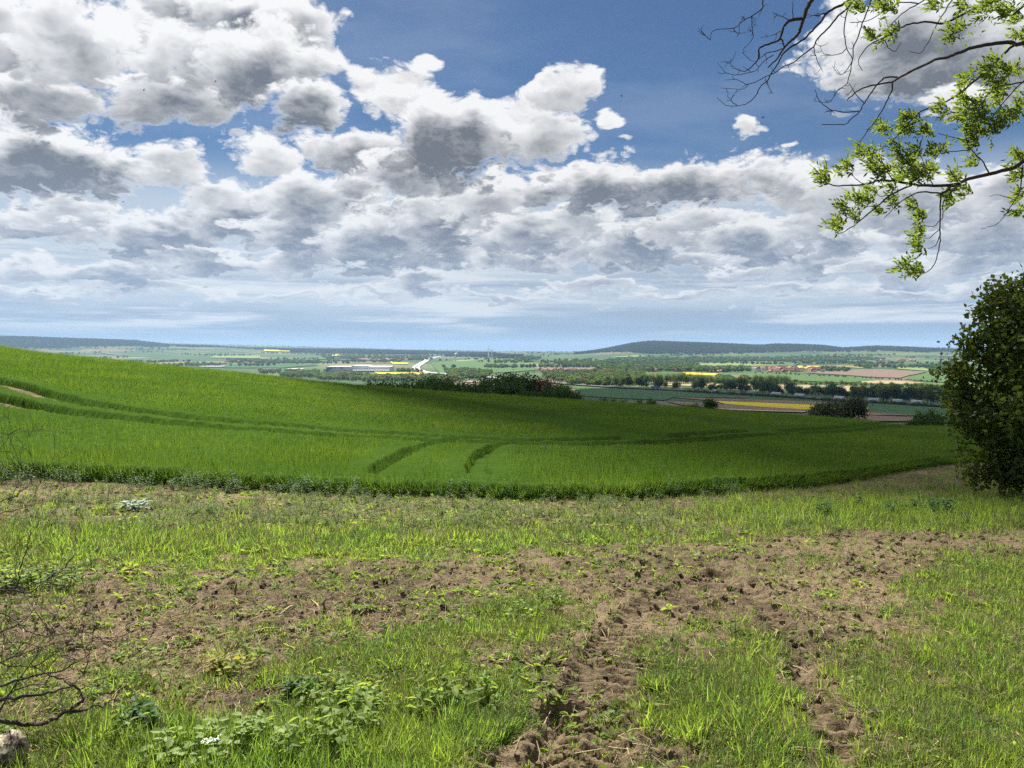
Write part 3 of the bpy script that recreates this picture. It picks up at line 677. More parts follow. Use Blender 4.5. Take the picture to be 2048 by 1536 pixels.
lay('feathery_weeds', 'feather_weed', x, y, z, r_.random(len(x)) < p_, .6 + .8 * r_.random(len(x)), r_, 'sparse feathery weeds on the brown strip before the crop', 'weeds', .2)
x, y, z, r, u_, v_, r_ = margin(42000, 2.2, 14, 55)
gw = grown(u_, v_); pt = fbm(x * 1.9, y * 1.9, 3, .6, 101); lf = 1 - smooth(u_, 900, 1500) * .75
p_ = np.clip(.12 + gw * .5 + pt * .9, 0, .9) * lf
lay('seedlings', 'seedling', x, y, z, r_.random(len(x)) < p_, (.6 + .8 * r_.random(len(x))) * np.clip(r / 5, 1, 1.6), r_, 'small round-leaved seedlings scattered over the soil', 'seedlings', .25)
x, y, z, r, u_, v_, r_ = margin(9000, 2.2, 11, 56)
gw = grown(u_, v_); pt = fbm(x * 1.2, y * 1.2, 3, .6, 111); p_ = np.clip(pt * 1.3 - .22, 0, .6) * (1 - smooth(u_, 1000, 1500) * .85) * smooth(gw, .25, .6)
lay('leafy_weeds', 'leafy_weed', x, y, z, r_.random(len(x)) < p_, .5 + .7 * r_.random(len(x)), r_, 'low leafy weeds between the grass tufts', 'weeds', .2)
x, y, z, r, u_, v_, r_ = margin(42000, 2.2, 13, 57)
gw = grown(u_, v_); p_ = np.clip(.12 + (1 - gw) * .2 + .8 * np.exp(-((u_ - 420) / 400) ** 2 - ((v_ - 1250) / 90) ** 2), 0, 1)
lay('straw_litter', 'straw', x, y, z + .002, r_.random(len(x)) < p_, .3 + .7 * r_.random(len(x)), r_, 'dry straw and broken twigs littering the bare soil', 'litter', .2)
x, y, z, r, u_, v_, r_ = margin(115000, 2.2, 18, 58)
gw = grown(u_, v_); pt = fbm(x * 2.5, y * 2.5, 2, .6, 121); p_ = np.clip((1 - smooth(gw, .1, .6)) * (.35 + pt), 0.03, 1)
lay('soil_clods', 'clod', x, y, z - .004, r_.random(len(x)) < p_, (.13 + 1.0 * r_.random(len(x)) ** 4) * np.clip(r / 7, .8, 1.4), r_, 'crumbled clods of brown soil', 'soil', .6)

# ---------------------------------------------------------------- valley land, fields, motorway
m_land, gl, b, o = newmat('farmland')
P3 = pos(gl); sx, sy, sz = gl.sep(P3)
pf = gl.v('MULTIPLY_ADD', gl.noise(P3, .0012, 2, .5, color=True), (260, 260, 0), gl.xyz(gl.m('MULTIPLY', sx, .55), sy, 0.0))
cell = gl.voro(pf, .0042, 'F1', out='Color', rnd=.9); cr_, cg_, cb_ = gl.sep(cell)
fc = gl.ramp(cr_, [(0, (.050, .090, .032)), (.22, (.078, .115, .038)), (.40, (.045, .080, .032)), (.55, (.105, .140, .050)), (.68, (.150, .118, .078)), (.76, (.058, .098, .034)), (.88, (.19, .175, .08)), (.94, (.040, .070, .028))], 'CONSTANT')
fc = gl.mix(gl.lin(gl.noise(P3, .03, 4, .6), .3, .7), fc, gl.v('MULTIPLY', fc, (.72, .76, .72)))
gl.put(b.inputs['Base Color'], fc); b.inputs['Roughness'].default_value = .95; b.inputs['Specular IOR Level'].default_value = .05
azv = np.concatenate([np.deg2rad(np.arange(-48, 48.01, .3)), np.deg2rad(np.arange(51, 310, 3.5))]); rv_ = np.exp(np.arange(math.log(62), math.log(23000), .0145))
RV, AV = np.meshgrid(rv_, azv, indexing='ij'); XV, YV = RV * np.sin(AV), RV * np.cos(AV)
ZV = H(XV, YV) - .4 * (1 - smooth(RV, 90, 200)) + smooth(RV, 500, 3000) * np.minimum(RV * .0011, 5) * fbm(XV / 420, YV / 420, 3, .5, 3)
def HV(x, y):
    x = np.asarray(x, float); y = np.asarray(y, float); r = np.hypot(x, y)
    return H(x, y) + smooth(r, 500, 3000) * np.minimum(r * .0011, 5) * fbm(x / 420, y / 420, 3, .5, 3)
H_near = H
o = obj('valley', mesh_np('valley', np.stack([XV, YV, ZV], -1).reshape(-1, 3), grid_faces(len(rv_), len(azv), True), m_land, smooth_=True)); tag(o, 'wide farmed valley and far hills', None, None, 'structure')
def vat(u_, v_, rmin=180):
    p = at(u_, v_, rmin, 18000); p.z = float(HV(p.x, p.y)); return p

def field_mat(name, c, var=.22, scale=.05, rows=None):
    m_, g_, b_, o_ = newmat(name); p = pos(g_); n = g_.noise(p, scale, 5, .6)
    cc = g_.mix(n, tuple(k * (1 - var) for k in c), tuple(k * (1 + var) for k in c))
    g_.put(b_.inputs['Base Color'], cc); b_.inputs['Roughness'].default_value = .95; b_.inputs['Specular IOR Level'].default_value = .05
    return m_
m_rape = field_mat('rapeseed_bloom', (.44, .36, .025), .12)
m_plough = field_mat('ploughed_soil', (.150, .110, .085)); m_tan = field_mat('stubble', (.275, .220, .130))
m_green = field_mat('young_crop', (.062, .115, .036)); m_dgreen = field_mat('deep_green_crop', (.038, .090, .034)); m_pale = field_mat('pale_meadow', (.150, .205, .060))
def drape(name, px, mat, lift=.0007, label=None):
    pts = [vat(u_, v_) for u_, v_ in px]
    bm = bmesh.new(); vs_ = [bm.verts.new((p.x, p.y, 0)) for p in pts]; f_ = bm.faces.new(vs_)
    bmesh.ops.triangulate(bm, faces=[f_])
    for it in range(4):
        long_ = [e for e in bm.edges if e.calc_length() > max(18, .018 * e.verts[0].co.length)]
        if not long_: break
        bmesh.ops.subdivide_edges(bm, edges=long_, cuts=1, use_grid_fill=True)
        bmesh.ops.triangulate(bm, faces=bm.faces[:])
    for v_ in bm.verts: v_.co.z = float(HV(v_.co.x, v_.co.y)) + lift * v_.co.y + .25
    bmesh.ops.recalc_face_normals(bm, faces=bm.faces[:])
    me = bpy.data.meshes.new(name); bm.to_mesh(me); bm.free(); me.materials.append(mat)
    o_ = obj(name, me); tag(o_, label, None, None, 'structure'); return o_
FIELDS = [
 ('rapeseed_field', [(1425, 803), (1630, 811), (1622, 821), (1450, 809)], m_rape), ('rapeseed_field', [(1640, 815), (1742, 817), (1725, 823), (1640, 822)], m_rape),
 ('ploughed_field', [(1345, 796), (1480, 799), (1665, 806), (1632, 810.5), (1425, 802.5)], m_plough), ('ploughed_field', [(1330, 803), (1440, 809), (1625, 821.5), (1605, 827), (1480, 823), (1370, 812)], m_plough),
 ('ploughed_field', [(1722, 826), (1832, 829), (1832, 833), (1716, 830)], m_plough), ('ploughed_field', [(1670, 833.5), (1826, 836), (1826, 845), (1735, 845)], m_plough),
 ('green_field', [(1735, 806), (1905, 818), (1915, 838), (1740, 826)], m_dgreen), ('green_field', [(1150, 777), (1280, 780), (1500, 797), (1345, 795.5), (1330, 802), (1160, 792)], m_dgreen),
 ('stubble_field', [(1300, 765), (1480, 768), (1720, 774), (1700, 784), (1480, 778), (1310, 770)], m_tan), ('stubble_field', [(1720, 761), (1800, 763), (1850, 767), (1820, 770), (1725, 768)], m_tan), ('stubble_field', [(930, 763), (1060, 765), (1050, 767), (930, 765)], m_tan),
 ('green_field', [(1430, 748), (1500, 746), (1720, 755), (1765, 761), (1690, 767), (1480, 757)], m_green), ('ploughed_field', [(1400, 753), (1480, 752), (1520, 757), (1430, 758)], m_plough), ('ploughed_field', [(1610, 746), (1660, 742), (1760, 740), (1852, 744), (1800, 757), (1740, 755)], m_plough),
 ('green_field', [(1862, 744), (1930, 747), (1930, 770), (1808, 759)], m_green), ('rapeseed_field', [(1365, 746), (1440, 748), (1428, 752), (1372, 750)], m_rape), ('rapeseed_field', [(1588, 732), (1640, 733), (1702, 738), (1690, 740.5), (1600, 737.5)], m_rape),
 ('rapeseed_field', [(1672, 732), (1716, 736), (1730, 738), (1700, 736)], m_rape), ('meadow', [(1780, 733), (1850, 735), (1860, 743), (1800, 740)], m_pale), ('meadow', [(1400, 729), (1480, 727), (1560, 731), (1480, 735), (1405, 735)], m_pale), ('green_field', [(1480, 727), (1600, 727), (1585, 733), (1560, 731)], m_green),
 ('ploughed_field', [(1355, 728), (1420, 727), (1470, 729), (1395, 732)], m_plough), ('rapeseed_field', [(748, 744.5), (858, 746.5), (846, 750.5), (756, 748.5)], m_rape), ('rapeseed_field', [(780, 724), (818, 726), (815, 729), (785, 728)], m_rape),
 ('rapeseed_field', [(664, 709), (688, 710), (687, 713.5), (664, 712.5)], m_rape), ('rapeseed_field', [(528, 700), (595, 702.5), (600, 705), (528, 703)], m_rape), ('meadow', [(430, 712), (520, 713), (520, 717), (420, 716)], m_pale), ('ploughed_field', [(180, 703), (260, 711), (330, 716), (215, 709)], m_plough),
 ('green_field', [(862, 727), (940, 720), (1000, 718), (1060, 722), (1090, 733), (1078, 741), (980, 747), (880, 748)], m_green), ('meadow', [(905, 722), (985, 717), (1000, 718), (915, 724)], m_pale), ('meadow', [(1030, 729), (1062, 727), (1110, 732), (1085, 734)], m_pale), ('ploughed_field', [(1058, 733), (1130, 731), (1205, 734), (1200, 742), (1110, 744), (1072, 739)], m_plough),
 ('meadow', [(1222, 714.5), (1270, 711.5), (1302, 713), (1262, 716)], m_pale), ('ploughed_field', [(690, 718), (770, 716), (850, 718), (760, 722)], m_plough), ('green_field', [(560, 716), (660, 713), (700, 717), (600, 722)], m_green), ('stubble_field', [(580, 723), (630, 722), (635, 725), (585, 726)], m_tan), ('green_field', [(420, 730), (520, 728), (640, 731), (560, 737), (450, 736)], m_dgreen), ('stubble_field', [(640, 755.5), (760, 757), (740, 760), (640, 759)], m_tan)]
COLN = {'rapeseed_field': 'yellow flowering rapeseed strip', 'ploughed_field': 'brown ploughed field', 'green_field': 'green cropped field', 'stubble_field': 'tan stubble field', 'meadow': 'pale green meadow'}
for k, (nm, px, mt) in enumerate(FIELDS): drape(nm, px, mt, .0007 + .00002 * (k % 7), COLN[nm] + ' in the valley')

def ribbon(name, pts, w_, mat, lift, off=0.0, label=None, parent=None):
    P_ = cr([(p.x, p.y) for p in pts], 12); V = []
    for i, p in enumerate(P_):
        e_ = P_[min(len(P_) - 1, i + 1)] - P_[max(0, i - 1)]; e_ = e_ / (np.linalg.norm(e_) + 1e-9); nn = np.array([-e_[1], e_[0]])
        for s_ in (-.5, .5):
            q_ = p + nn * (off + s_ * w_); c_ = p; V.append((q_[0], q_[1], float(HV(c_[0], c_[1])) + lift))
    o_ = obj(name, mesh_np(name, V, [(2 * i, 2 * i + 1, 2 * i + 3, 2 * i + 2) for i in range(len(P_) - 1)], mat), parent)
    if parent is None: tag(o_, label, None, None, 'structure')
    return o_, P_
m_glint = plain('glint_pale_road', (.34, .34, .345), .8, .1, .2); m_asph = plain('asphalt', (.085, .085, .088), .85, .2, .3); m_white = plain('white_paint', (.72, .72, .72), .5, .05, 1)  # pale road colour has the sun glint of the far stretch painted in
MW = [vat(u_, v_) for u_, v_ in ((905, 708), (868, 716), (850, 723), (836, 732), (832, 738), (848, 744.5), (890, 749), (935, 752), (1040, 761), (1150, 770), (1280, 778), (1420, 785), (1560, 793), (1690, 802), (1845, 811), (1960, 817))]
bank, MWP = ribbon('motorway', MW, 34, field_mat('verge_turf', (.055, .10, .035)), 1.6, 0, 'two-carriageway motorway crossing the valley, far stretch coloured pale for sun glint')
for s_ in (-8.0, 8.0):
    ribbon('carriageway', MW[:9], 11.5, m_glint, 2.2, s_, parent=bank); ribbon('carriageway', MW[8:], 11.5, m_asph, 2.25, s_, parent=bank)
def mw_near(u_):
    """nearest motorway point seen at this column: position and heading"""
    best = None
    for i in range(len(MWP) - 1):
        p, q_ = MWP[i], MWP[i + 1]; ua, ub = 1024 + F * p[0] / p[1], 1024 + F * q_[0] / q_[1]
        if p[1] < 1900 and min(ua, ub) <= u_ <= max(ua, ub):
            f_ = (u_ - ua) / (ub - ua + 1e-9); c_ = p + (q_ - p) * f_; return c_, (q_ - p) / np.linalg.norm(q_ - p)
    return MWP[-1], np.array([1., -.5])

# ---------------------------------------------------------------- boxes and buildings
def box_me(name, parts, mats):
    """parts: (x0,x1,y0,y1,z0,z1,mat) boxes or ('roof',x0,x1,y0,y1,z0,z1,mat) gables along x"""
    V, Fc, mi = [], [], []
    for p in parts:
        i0 = len(V)
        if p[0] == 'roof':
            _, x0, x1, y0, y1, z0, z1, m_ = p; ym = (y0 + y1) / 2
            V += [(x0, y0, z0), (x1, y0, z0), (x1, y1, z0), (x0, y1, z0), (x0, ym, z1), (x1, ym, z1)]
            fs = [(0, 1, 5, 4), (2, 3, 4, 5), (0, 4, 3), (1, 2, 5), (0, 3, 2, 1)]
        else:
            x0, x1, y0, y1, z0, z1, m_ = p
            V += [(x0, y0, z0), (x1, y0, z0), (x1, y1, z0), (x0, y1, z0), (x0, y0, z1), (x1, y0, z1), (x1, y1, z1), (x0, y1, z1)]
            fs = [(0, 3, 2, 1), (4, 5, 6, 7), (0, 1, 5, 4), (1, 2, 6, 5), (2, 3, 7, 6), (3, 0, 4, 7)]
        Fc += [tuple(i0 + k for k in f_) for f_ in fs]; mi += [m_] * len(fs)
    return mesh_np(name, V, Fc, mats, midx=mi)
m_wall = plain('render_white', (.66, .64, .60), .8, .08, .5); m_wall2 = plain('render_cream', (.52, .44, .34), .8, .08, .5); m_brick = plain('brick', (.26, .13, .09), .85, .15, .5)
m_tile = plain('red_tile', (.30, .105, .065), .8, .25, .4); m_slate = plain('grey_slate', (.13, .13, .14), .7, .2, .4); m_metal = plain('pale_cladding', (.55, .57, .60), .5, .06, .05); m_blue = plain('dark_blue_cladding', (.03, .05, .11), .5, .1, .1)
m_orange = plain('orange_sign', (.55, .16, .04), .5, .1, .3); m_glass = plain('window_glass', (.03, .04, .05), .15, .2, .5, spec=.6); m_roofp = plain('pale_roof', (.62, .62, .63), .6, .06, .05)
def house(walls, roof, L=11, W=8.5, h=4.6, rh=4.0):
    o_ = empty('house'); 
    link(bpy.data.objects.new('wall', box_me('wall', [(-L / 2, L / 2, -W / 2, W / 2, -1.5, h, 0), ('roof', -L / 2 + .02, L / 2 - .02, -W / 2, W / 2, h + .003, h + rh - .15, 0)], [walls])), o_)
    link(bpy.data.objects.new('roof', box_me('roof', [('roof', -L / 2 - .5, L / 2 + .5, -W / 2 - .6, W / 2 + .6, h - .25, h + rh, 0), (L * .2, L * .2 + .7, .6, 1.3, h + rh * .5, h + rh + .9, 0)], [roof])), o_)
    for s_ in (-1, 1):
        for k in range(3):
            xw = -L / 3.2 + k * L / 3.2
            link(bpy.data.objects.new('window', box_me('window', [(xw - .6, xw + .6, s_ * W / 2 - .05, s_ * W / 2 + .05, 1.2, 2.7, 0)], [m_glass])), o_)
    return o_
HP = [house(m_wall, m_tile), house(m_wall2, m_tile, 12, 9, 5.2, 4.4), house(m_wall, m_slate, 10, 8, 4.4, 4.2), house(m_brick, m_tile, 14, 9, 5, 4.5)]
first = [True] * len(HP); LOOK = ['white-walled red-roofed', 'cream-walled red-roofed', 'white-walled grey-roofed', 'brick-walled red-roofed']
rh_ = np.random.default_rng(77)
def village(n, reg, label, group, smin=.9, smax=1.3):
    for k in range(n):
        u0, u1, v0, v1 = reg[k % len(reg)]
        p = vat(rh_.uniform(u0, u1), rh_.uniform(v0, v1), 900); i = int(rh_.integers(0, len(HP))); s_ = rh_.uniform(smin, smax); rz = rh_.choice([0.0, 1.57]) + rh_.normal(0, .25)
        if first[i]: o_ = HP[i]; o_.location = p; o_.rotation_euler = (0, 0, rz); o_.scale = (s_,) * 3; first[i] = False
        else: o_ = copy_tree(HP[i], p, rz, s_)
        tag(o_, LOOK[i] + ' ' + label, 'house', group)
village(40, [(1285, 1390, 738, 745), (1330, 1480, 737, 744)], 'house among the trees of the hedged village west of the yellow field', 'houses of the leafy village')
village(64, [(1500, 1665, 737, 746), (1540, 1650, 735, 744)], 'house packed in the village above the brown ploughed field', 'houses of the dense village')
village(14, [(1075, 1152, 741, 745.5)], 'house at the foot of the bare brown hillside field', 'houses below the brown hillside')
village(22, [(1720, 1830, 722, 727)], 'far house in the village under the wooded ridge', 'houses under the ridge')
village(26, [(440, 520, 722, 730)], 'far house in the town behind the grassy shoulder of the crop', 'houses of the far town')
village(9, [(1195, 1285, 738, 745)], 'scattered house at the edge of the riverside trees', 'houses by the riverside trees')

# the logistics hall
p = vat(716, 743.5); mpx = p.y / F; W = 128 * mpx; k_ = W / 2
hall = empty('warehouse', p); tag(hall, 'huge pale warehouse with dark blue corner and orange sign beyond the motorway', 'warehouse')
hh = 11.5 * mpx
link(bpy.data.objects.new('main_hall', box_me('main_hall', [(-k_, -k_ * .20, 0, 90, -2, hh * .92, 0), (k_ * .302, k_, 0, 90, -2, hh * .92, 0)], [m_metal])), hall)
link(bpy.data.objects.new('high_bay', box_me('high_bay', [(-k_ * .198, k_ * .30, -2, 92, -2, hh * 1.08, 0)], [m_metal])), hall)
link(bpy.data.objects.new('office_corner', box_me('office_corner', [(-k_ * 1.06, -k_ * .9, -6, 20, -2, hh * .45, 0), (-k_ * .98, -k_ * .83, -1.2, -.3, hh * .42, hh * .72, 0), (-k_ * .83, -k_ * .70, -1.2, -.3, hh * .62, hh * .74, 0)], [m_blue])), hall)
link(bpy.data.objects.new('sign', box_me('sign', [(-k_ * .55, -k_ * .47, -1.2, -.3, hh * .5, hh * .85, 0)], [m_orange])), hall)
link(bpy.data.objects.new('dock', box_me('dock', [(-k_ * .1, k_ * 1.02, -40, -2.1, -2, hh * .34, 0)], [m_roofp])), hall)
for j in range(14):
    xw = -k_ * .05 + j * k_ * 1.0 / 14
    link(bpy.data.objects.new('dock_door', box_me('dock_door', [(xw, xw + 4, -40.4, -39.6, -1, 4, 0)], [m_blue])), hall)
def shed(u_, v_, wpx, hpx, walls, roof, label, gable=True, dep=24, nm='barn', cat='barn', rz=0.0):
    p = vat(u_, v_); mp = p.y / F; w2 = wpx * mp / 2; h_ = hpx * mp
    o_ = empty(nm, p, rz); tag(o_, label, cat)
    link(bpy.data.objects.new('wall', box_me('wall', [(-w2, w2, -dep / 2, dep / 2, -2, h_ * .55, 0)], [walls])), o_)
    link(bpy.data.objects.new('roof', box_me('roof', [('roof', -w2 - .6, w2 + .6, -dep / 2 - 1, dep / 2 + 1, h_ * .5, h_, 0)] if gable else [(-w2 - .6, w2 + .6, -dep / 2 - .6, dep / 2 + .6, h_ * .553, h_ * .7, 0)], [roof])), o_)
    for s_ in np.linspace(-.75, .75, 5):
        link(bpy.data.objects.new('window', box_me('window', [(s_ * w2 - 1.4, s_ * w2 + 1.4, -dep / 2 - .06, -dep / 2 + .06, h_ * .15, h_ * .38, 0)], [m_glass])), o_)
    return o_
shed(425, 735, 48, 4, m_metal, m_roofp, 'long low white-roofed shed at the edge of the far town', False, 60, 'shed', 'shed')
shed(592, 741, 30, 5, m_metal, m_roofp, 'pale flat-roofed shed next to the warehouse lorry park', False, 40, 'shed', 'shed')
shed(540, 740, 34, 4, m_metal, m_slate, 'grey low shed between the far town and the warehouse', False, 40, 'shed', 'shed')
shed(803, 741, 20, 3, m_metal, m_roofp, 'small white office beside the warehouse parking', False, 20, 'shed', 'shed')
shed(1426, 745, 20, 5, m_brick, m_tile, 'long red-tiled barn at the end of the leafy village', nm='barn'); shed(1446, 744.5, 14, 5, m_brick, m_tile, 'shorter red-tiled barn beside the long village barn')
fb = shed(1768, 786, 38, 9, m_brick, m_tile, 'big red-roofed farm barn with grey solar panels among motorway trees', dep=18)
p = fb.location; mp = p.y / F
link(bpy.data.objects.new('solar_panel', mesh_np('solar_panel', [(-4 * mp, -9 * .55, 9 * mp * .5 + 2.35), (12 * mp, -9 * .55, 9 * mp * .5 + 2.35), (9 * mp, -2.2, 9 * mp - .85), (-1 * mp, -2.2, 9 * mp - .85)], [(0, 1, 2, 3)], [m_slate])), fb)
shed(1320, 740, 14, 4, m_wall, m_tile, 'white farmhouse with red roof beside the poplar row'); shed(1595, 727, 10, 5, m_wall, m_slate, 'lone white house by the pale field below the ridge', nm='house', cat='house', dep=12)
shed(262, 700, 5, 5, m_wall, m_wall, 'tiny white tower building on the far left hillside', True, 16, 'chapel', 'chapel')

# wind turbines
m_turb = plain('turbine_white', (.74, .75, .76), .5, .03, .1)
def turbine(u_, vb, vh, label, rot, rz, R):
    p = vat(u_, vb, 2500); mp = p.y / F; h_ = (vb - vh) * mp
    o_ = empty('wind_turbine', p, rz); tag(o_, label, 'wind turbine', 'wind turbines on the green hill')
    link(bpy.data.objects.new('tower', rods_mesh('tower', [[((0, 0, -4), 3.4), ((0, 0, h_ * .5), 2.9), ((0, 0, h_), 2.2)]], m_turb, 8)), o_)
    link(bpy.data.objects.new('nacelle', box_me('nacelle', [(-2.2, 2.2, -7, 5, h_ - 1.5, h_ + 3, 0)], [m_turb])), o_)
    hub = link(bpy.data.objects.new('hub', rods_mesh('hub', [[((0, -7.1, h_ + .7), 2.0), ((0, -9.5, h_ + .7), 1.2)]], m_turb, 8)), o_)
    for k in range(3):
        a = rot + k * 2.0944; dx_, dz_ = math.sin(a), math.cos(a)
        link(bpy.data.objects.new('blade', rods_mesh('blade', [[((0, -8.5, h_ + .7), 1.3), ((dx_ * R * .25, -8.5, h_ + .7 + dz_ * R * .25), 1.7), ((dx_ * R * .7, -8.8, h_ + .7 + dz_ * R * .7), 1.0), ((dx_ * R, -9, h_ + .7 + dz_ * R), .3)]], m_turb, 5)), hub)
turbine(911, 724, 707, 'white wind turbine standing alone nearest the motorway', .3, .9, 20)
turbine(977, 719.5, 698, 'taller white wind turbine of the pair on the green hilltop', .12, .2, 26)
turbine(983.5, 719.5, 701, 'shorter white wind turbine of the pair on the green hilltop', .9, -.2, 24)

# ---------------------------------------------------------------- lorries and cars on the motorway
m_tyre = plain('tyre', (.02, .02, .02), .9, .1, 5); m_lw = plain('lorry_white', (.70, .71, .72), .45, .05, 1); m_lb = plain('lorry_blue', (.04, .12, .38), .45, .1, 1); m_lr = plain('lorry_rust', (.32, .08, .04), .5, .1, 1); m_lg = plain('lorry_teal', (.36, .46, .46), .5, .1, 1)
def lorry(u_, cabm, boxm, label, dirn=1, lane=-8):
    c_, e_ = mw_near(u_); nn = np.array([-e_[1], e_[0]]); c_ = c_ + nn * lane
    z = float(HV(c_[0] - nn[0] * lane, c_[1] - nn[1] * lane)) + 2.2
    o_ = empty('lorry', (c_[0], c_[1], z), math.atan2(e_[1], e_[0]) + (0 if dirn > 0 else math.pi)); tag(o_, label, 'lorry', 'vehicles on the motorway')
    link(bpy.data.objects.new('trailer', box_me('trailer', [(-8, 5.4, -1.27, 1.27, 1.15, 4.0, 0)], [boxm])), o_)
    cb = link(bpy.data.objects.new('cab', box_me('cab', [(5.9, 8.0, -1.22, 1.22, .6, 3.5, 0), (5.9, 7.0, -1.1, 1.1, 3.503, 3.95, 0)], [cabm])), o_)
    link(bpy.data.objects.new('windscreen', box_me('windscreen', [(8.003, 8.06, -1.1, 1.1, 1.9, 3.0, 0)], [m_glass])), cb)
    for x_ in (-6.6, -5.3, -4.0, 4.4, 6.9):
        for s_ in (-1, 1):
            link(bpy.data.objects.new('wheel', rods_mesh('wheel', [[((x_, s_ * 1.22, .5), .5), ((x_, s_ * .92, .5), .5)]], m_tyre, 10)), o_)
    return o_
def car(u_, body, label, dirn=1, lane=8, van=False):
    c_, e_ = mw_near(u_); nn = np.array([-e_[1], e_[0]]); z = float(HV(c_[0], c_[1])) + 2.2; c_ = c_ + nn * lane
    o_ = empty('van' if van else 'car', (c_[0], c_[1], z), math.atan2(e_[1], e_[0]) + (0 if dirn > 0 else math.pi)); tag(o_, label, 'van' if van else 'car', 'vehicles on the motorway')
    L, h_ = (6.0, 2.6) if van else (4.4, 1.45)
    link(bpy.data.objects.new('body', box_me('body', [(-L / 2, L / 2 - (.9 if van else 0), -.9, .9, .3, h_ if van else .85, 0), (L / 2 - .897, L / 2, -.88, .88, .3, 1.3, 0)] if van else [(-L / 2, L / 2, -.9, .9, .3, .85, 0)], [body])), o_)
    if not van: link(bpy.data.objects.new('cabin', box_me('cabin', [(-L * .34, L * .2, -.8, .8, .853, h_, 0)], [m_glass])), o_)
    for x_ in (-L * .32, L * .32):
        for s_ in (-1, 1): link(bpy.data.objects.new('wheel', rods_mesh('wheel', [[((x_, s_ * .92, .34), .34), ((x_, s_ * .72, .34), .34)]], m_tyre, 10)), o_)
lorry(1317, m_lb, m_lb, 'blue lorry passing the dark roadside trees'); lorry(1511, m_lg, m_lg, 'grey-green box lorry half behind the motorway hedge'); lorry(1560, m_lw, m_lw, 'white lorry driving behind the low hedge at the rapeseed strip')
lorry(1608, m_lw, m_lw, 'white lorry near the bare brown roadside trees'); lorry(1688, m_lw, m_lw, 'white lorry above the clump of bare grey trees'); lorry(1757, m_lw, m_lw, 'white lorry in front of the red-roofed barn'); lorry(1804, m_lr, m_lw, 'lorry with red cab and white trailer beside the barn trees', -1); lorry(1846, m_lw, m_lw, 'long white lorry by the big leafy tree at the crop end')
car(1357, m_lw, 'white van following the blue lorry', van=True); car(1368, m_lg, 'pale grey car behind the white van'); car(1424, m_lw, 'white van on the open motorway stretch between two trees', van=True); car(1338, m_asph, 'dark car between the blue lorry and the white van'); car(1720, m_lw, 'white car behind the bare tree clump')

# ---------------------------------------------------------------- trees and bushes
def lf(name, c1, c2, tr, trw=.35): return leafmat(name, c1, c2, tr, trw, .6, spec=.15)
m_tdark = lf('foliage_dark', (.022, .050, .014), (.045, .082, .022), (.07, .14, .02)); m_tmid = lf('foliage_mid', (.040, .080, .020), (.075, .125, .032), (.12, .22, .03)); m_tlight = lf('foliage_light', (.075, .120, .030), (.125, .165, .050), (.20, .30, .05))
m_tbrown = lf('foliage_reddish', (.095, .062, .036), (.125, .090, .048), (.16, .11, .04)); m_tgrey = lf('foliage_greygreen', (.070, .080, .048), (.105, .112, .066), (.10, .12, .05)); m_tshade = lf('foliage_cloud_shade', (.016, .034, .018), (.028, .052, .026), (.03, .06, .02), .2)  # last one: ridge foliage, with cloud shade put into its dark colour
def leaf_cloud(rs, lobes, n, size, mat, name, shell=.55, clump=0, stretch=1.0, flat=0.0):
    """many small leaves spread through the lobes of a crown"""
    L = np.array(lobes, float); wt = (L[:, 3] * L[:, 4] * L[:, 5]) ** .67; wt /= wt.sum()
    m_ = n if not clump else max(1, n // clump)
    li = rs.choice(len(L), m_, p=wt); d_ = rs.normal(size=(m_, 3)); d_ /= np.linalg.norm(d_, axis=1)[:, None]
    rad_ = (shell + (1 - shell) * rs.random(m_)) * (1 + .10 * rs.normal(size=m_))
    C_ = L[li, :3] + d_ * rad_[:, None] * L[li, 3:]
    if clump:
        C_ = np.repeat(C_, clump, 0) + rs.normal(0, size * 1.5, (m_ * clump, 3)); d_ = np.repeat(d_, clump, 0)
    n = len(C_)
    nr = d_ * .6 + rs.normal(0, .75, (n, 3)) + np.array([0, 0, flat]); nr /= np.linalg.norm(nr, axis=1)[:, None]
    ax = rs.normal(size=(n, 3)); ax -= (ax * nr).sum(1)[:, None] * nr; ax /= np.linalg.norm(ax, axis=1)[:, None]; sd_ = np.cross(nr, ax)
    s_ = size * rs.uniform(.65, 1.35, n)[:, None]
    V = np.stack([C_ - ax * s_ * .55 * stretch, C_ + sd_ * s_ * .42 - ax * s_ * .1 + nr * s_ * .10, C_ + sd_ * s_ * .26 + ax * s_ * .3, C_ + ax * s_ * .6 * stretch - nr * s_ * .12, C_ - sd_ * s_ * .26 + ax * s_ * .3, C_ - sd_ * s_ * .42 - ax * s_ * .1 + nr * s_ * .10], 1).reshape(-1, 3)
    i = np.arange(n)[:, None] * 6
    Fq = np.concatenate([i + np.array([[0, 1, 2, 3]]), i + np.array([[0, 3, 4, 5]])], 0)
    return mesh_np(name, V, Fq, mat)
def trunk_mesh(rs, h, r0, nl=6, spread_=.35, mat=None, fork=.35):
    segs = [[((0, 0, -.6), r0 * 1.25), ((rs.normal(0, .01) * h, rs.normal(0, .01) * h, h * .3), r0 * .85), ((rs.normal(0, .03) * h, rs.normal(0, .03) * h, h * .62), r0 * .55), ((rs.normal(0, .04) * h, rs.normal(0, .04) * h, h * .9), r0 * .15)]]
    for k in range(nl):
        a = k * 2.4 + rs.normal(0, .4); z0 = h * rs.uniform(fork, .7); l_ = h * spread_ * rs.uniform(.7, 1.2)
        segs.append([((0, 0, z0), r0 * .42), ((math.cos(a) * l_ * .5, math.sin(a) * l_ * .5, z0 + l_ * .4), r0 * .26), ((math.cos(a) * l_, math.sin(a) * l_, z0 + l_ * .75), r0 * .08)])
    return rods_mesh('trunk', segs, mat or m_bark, 5)
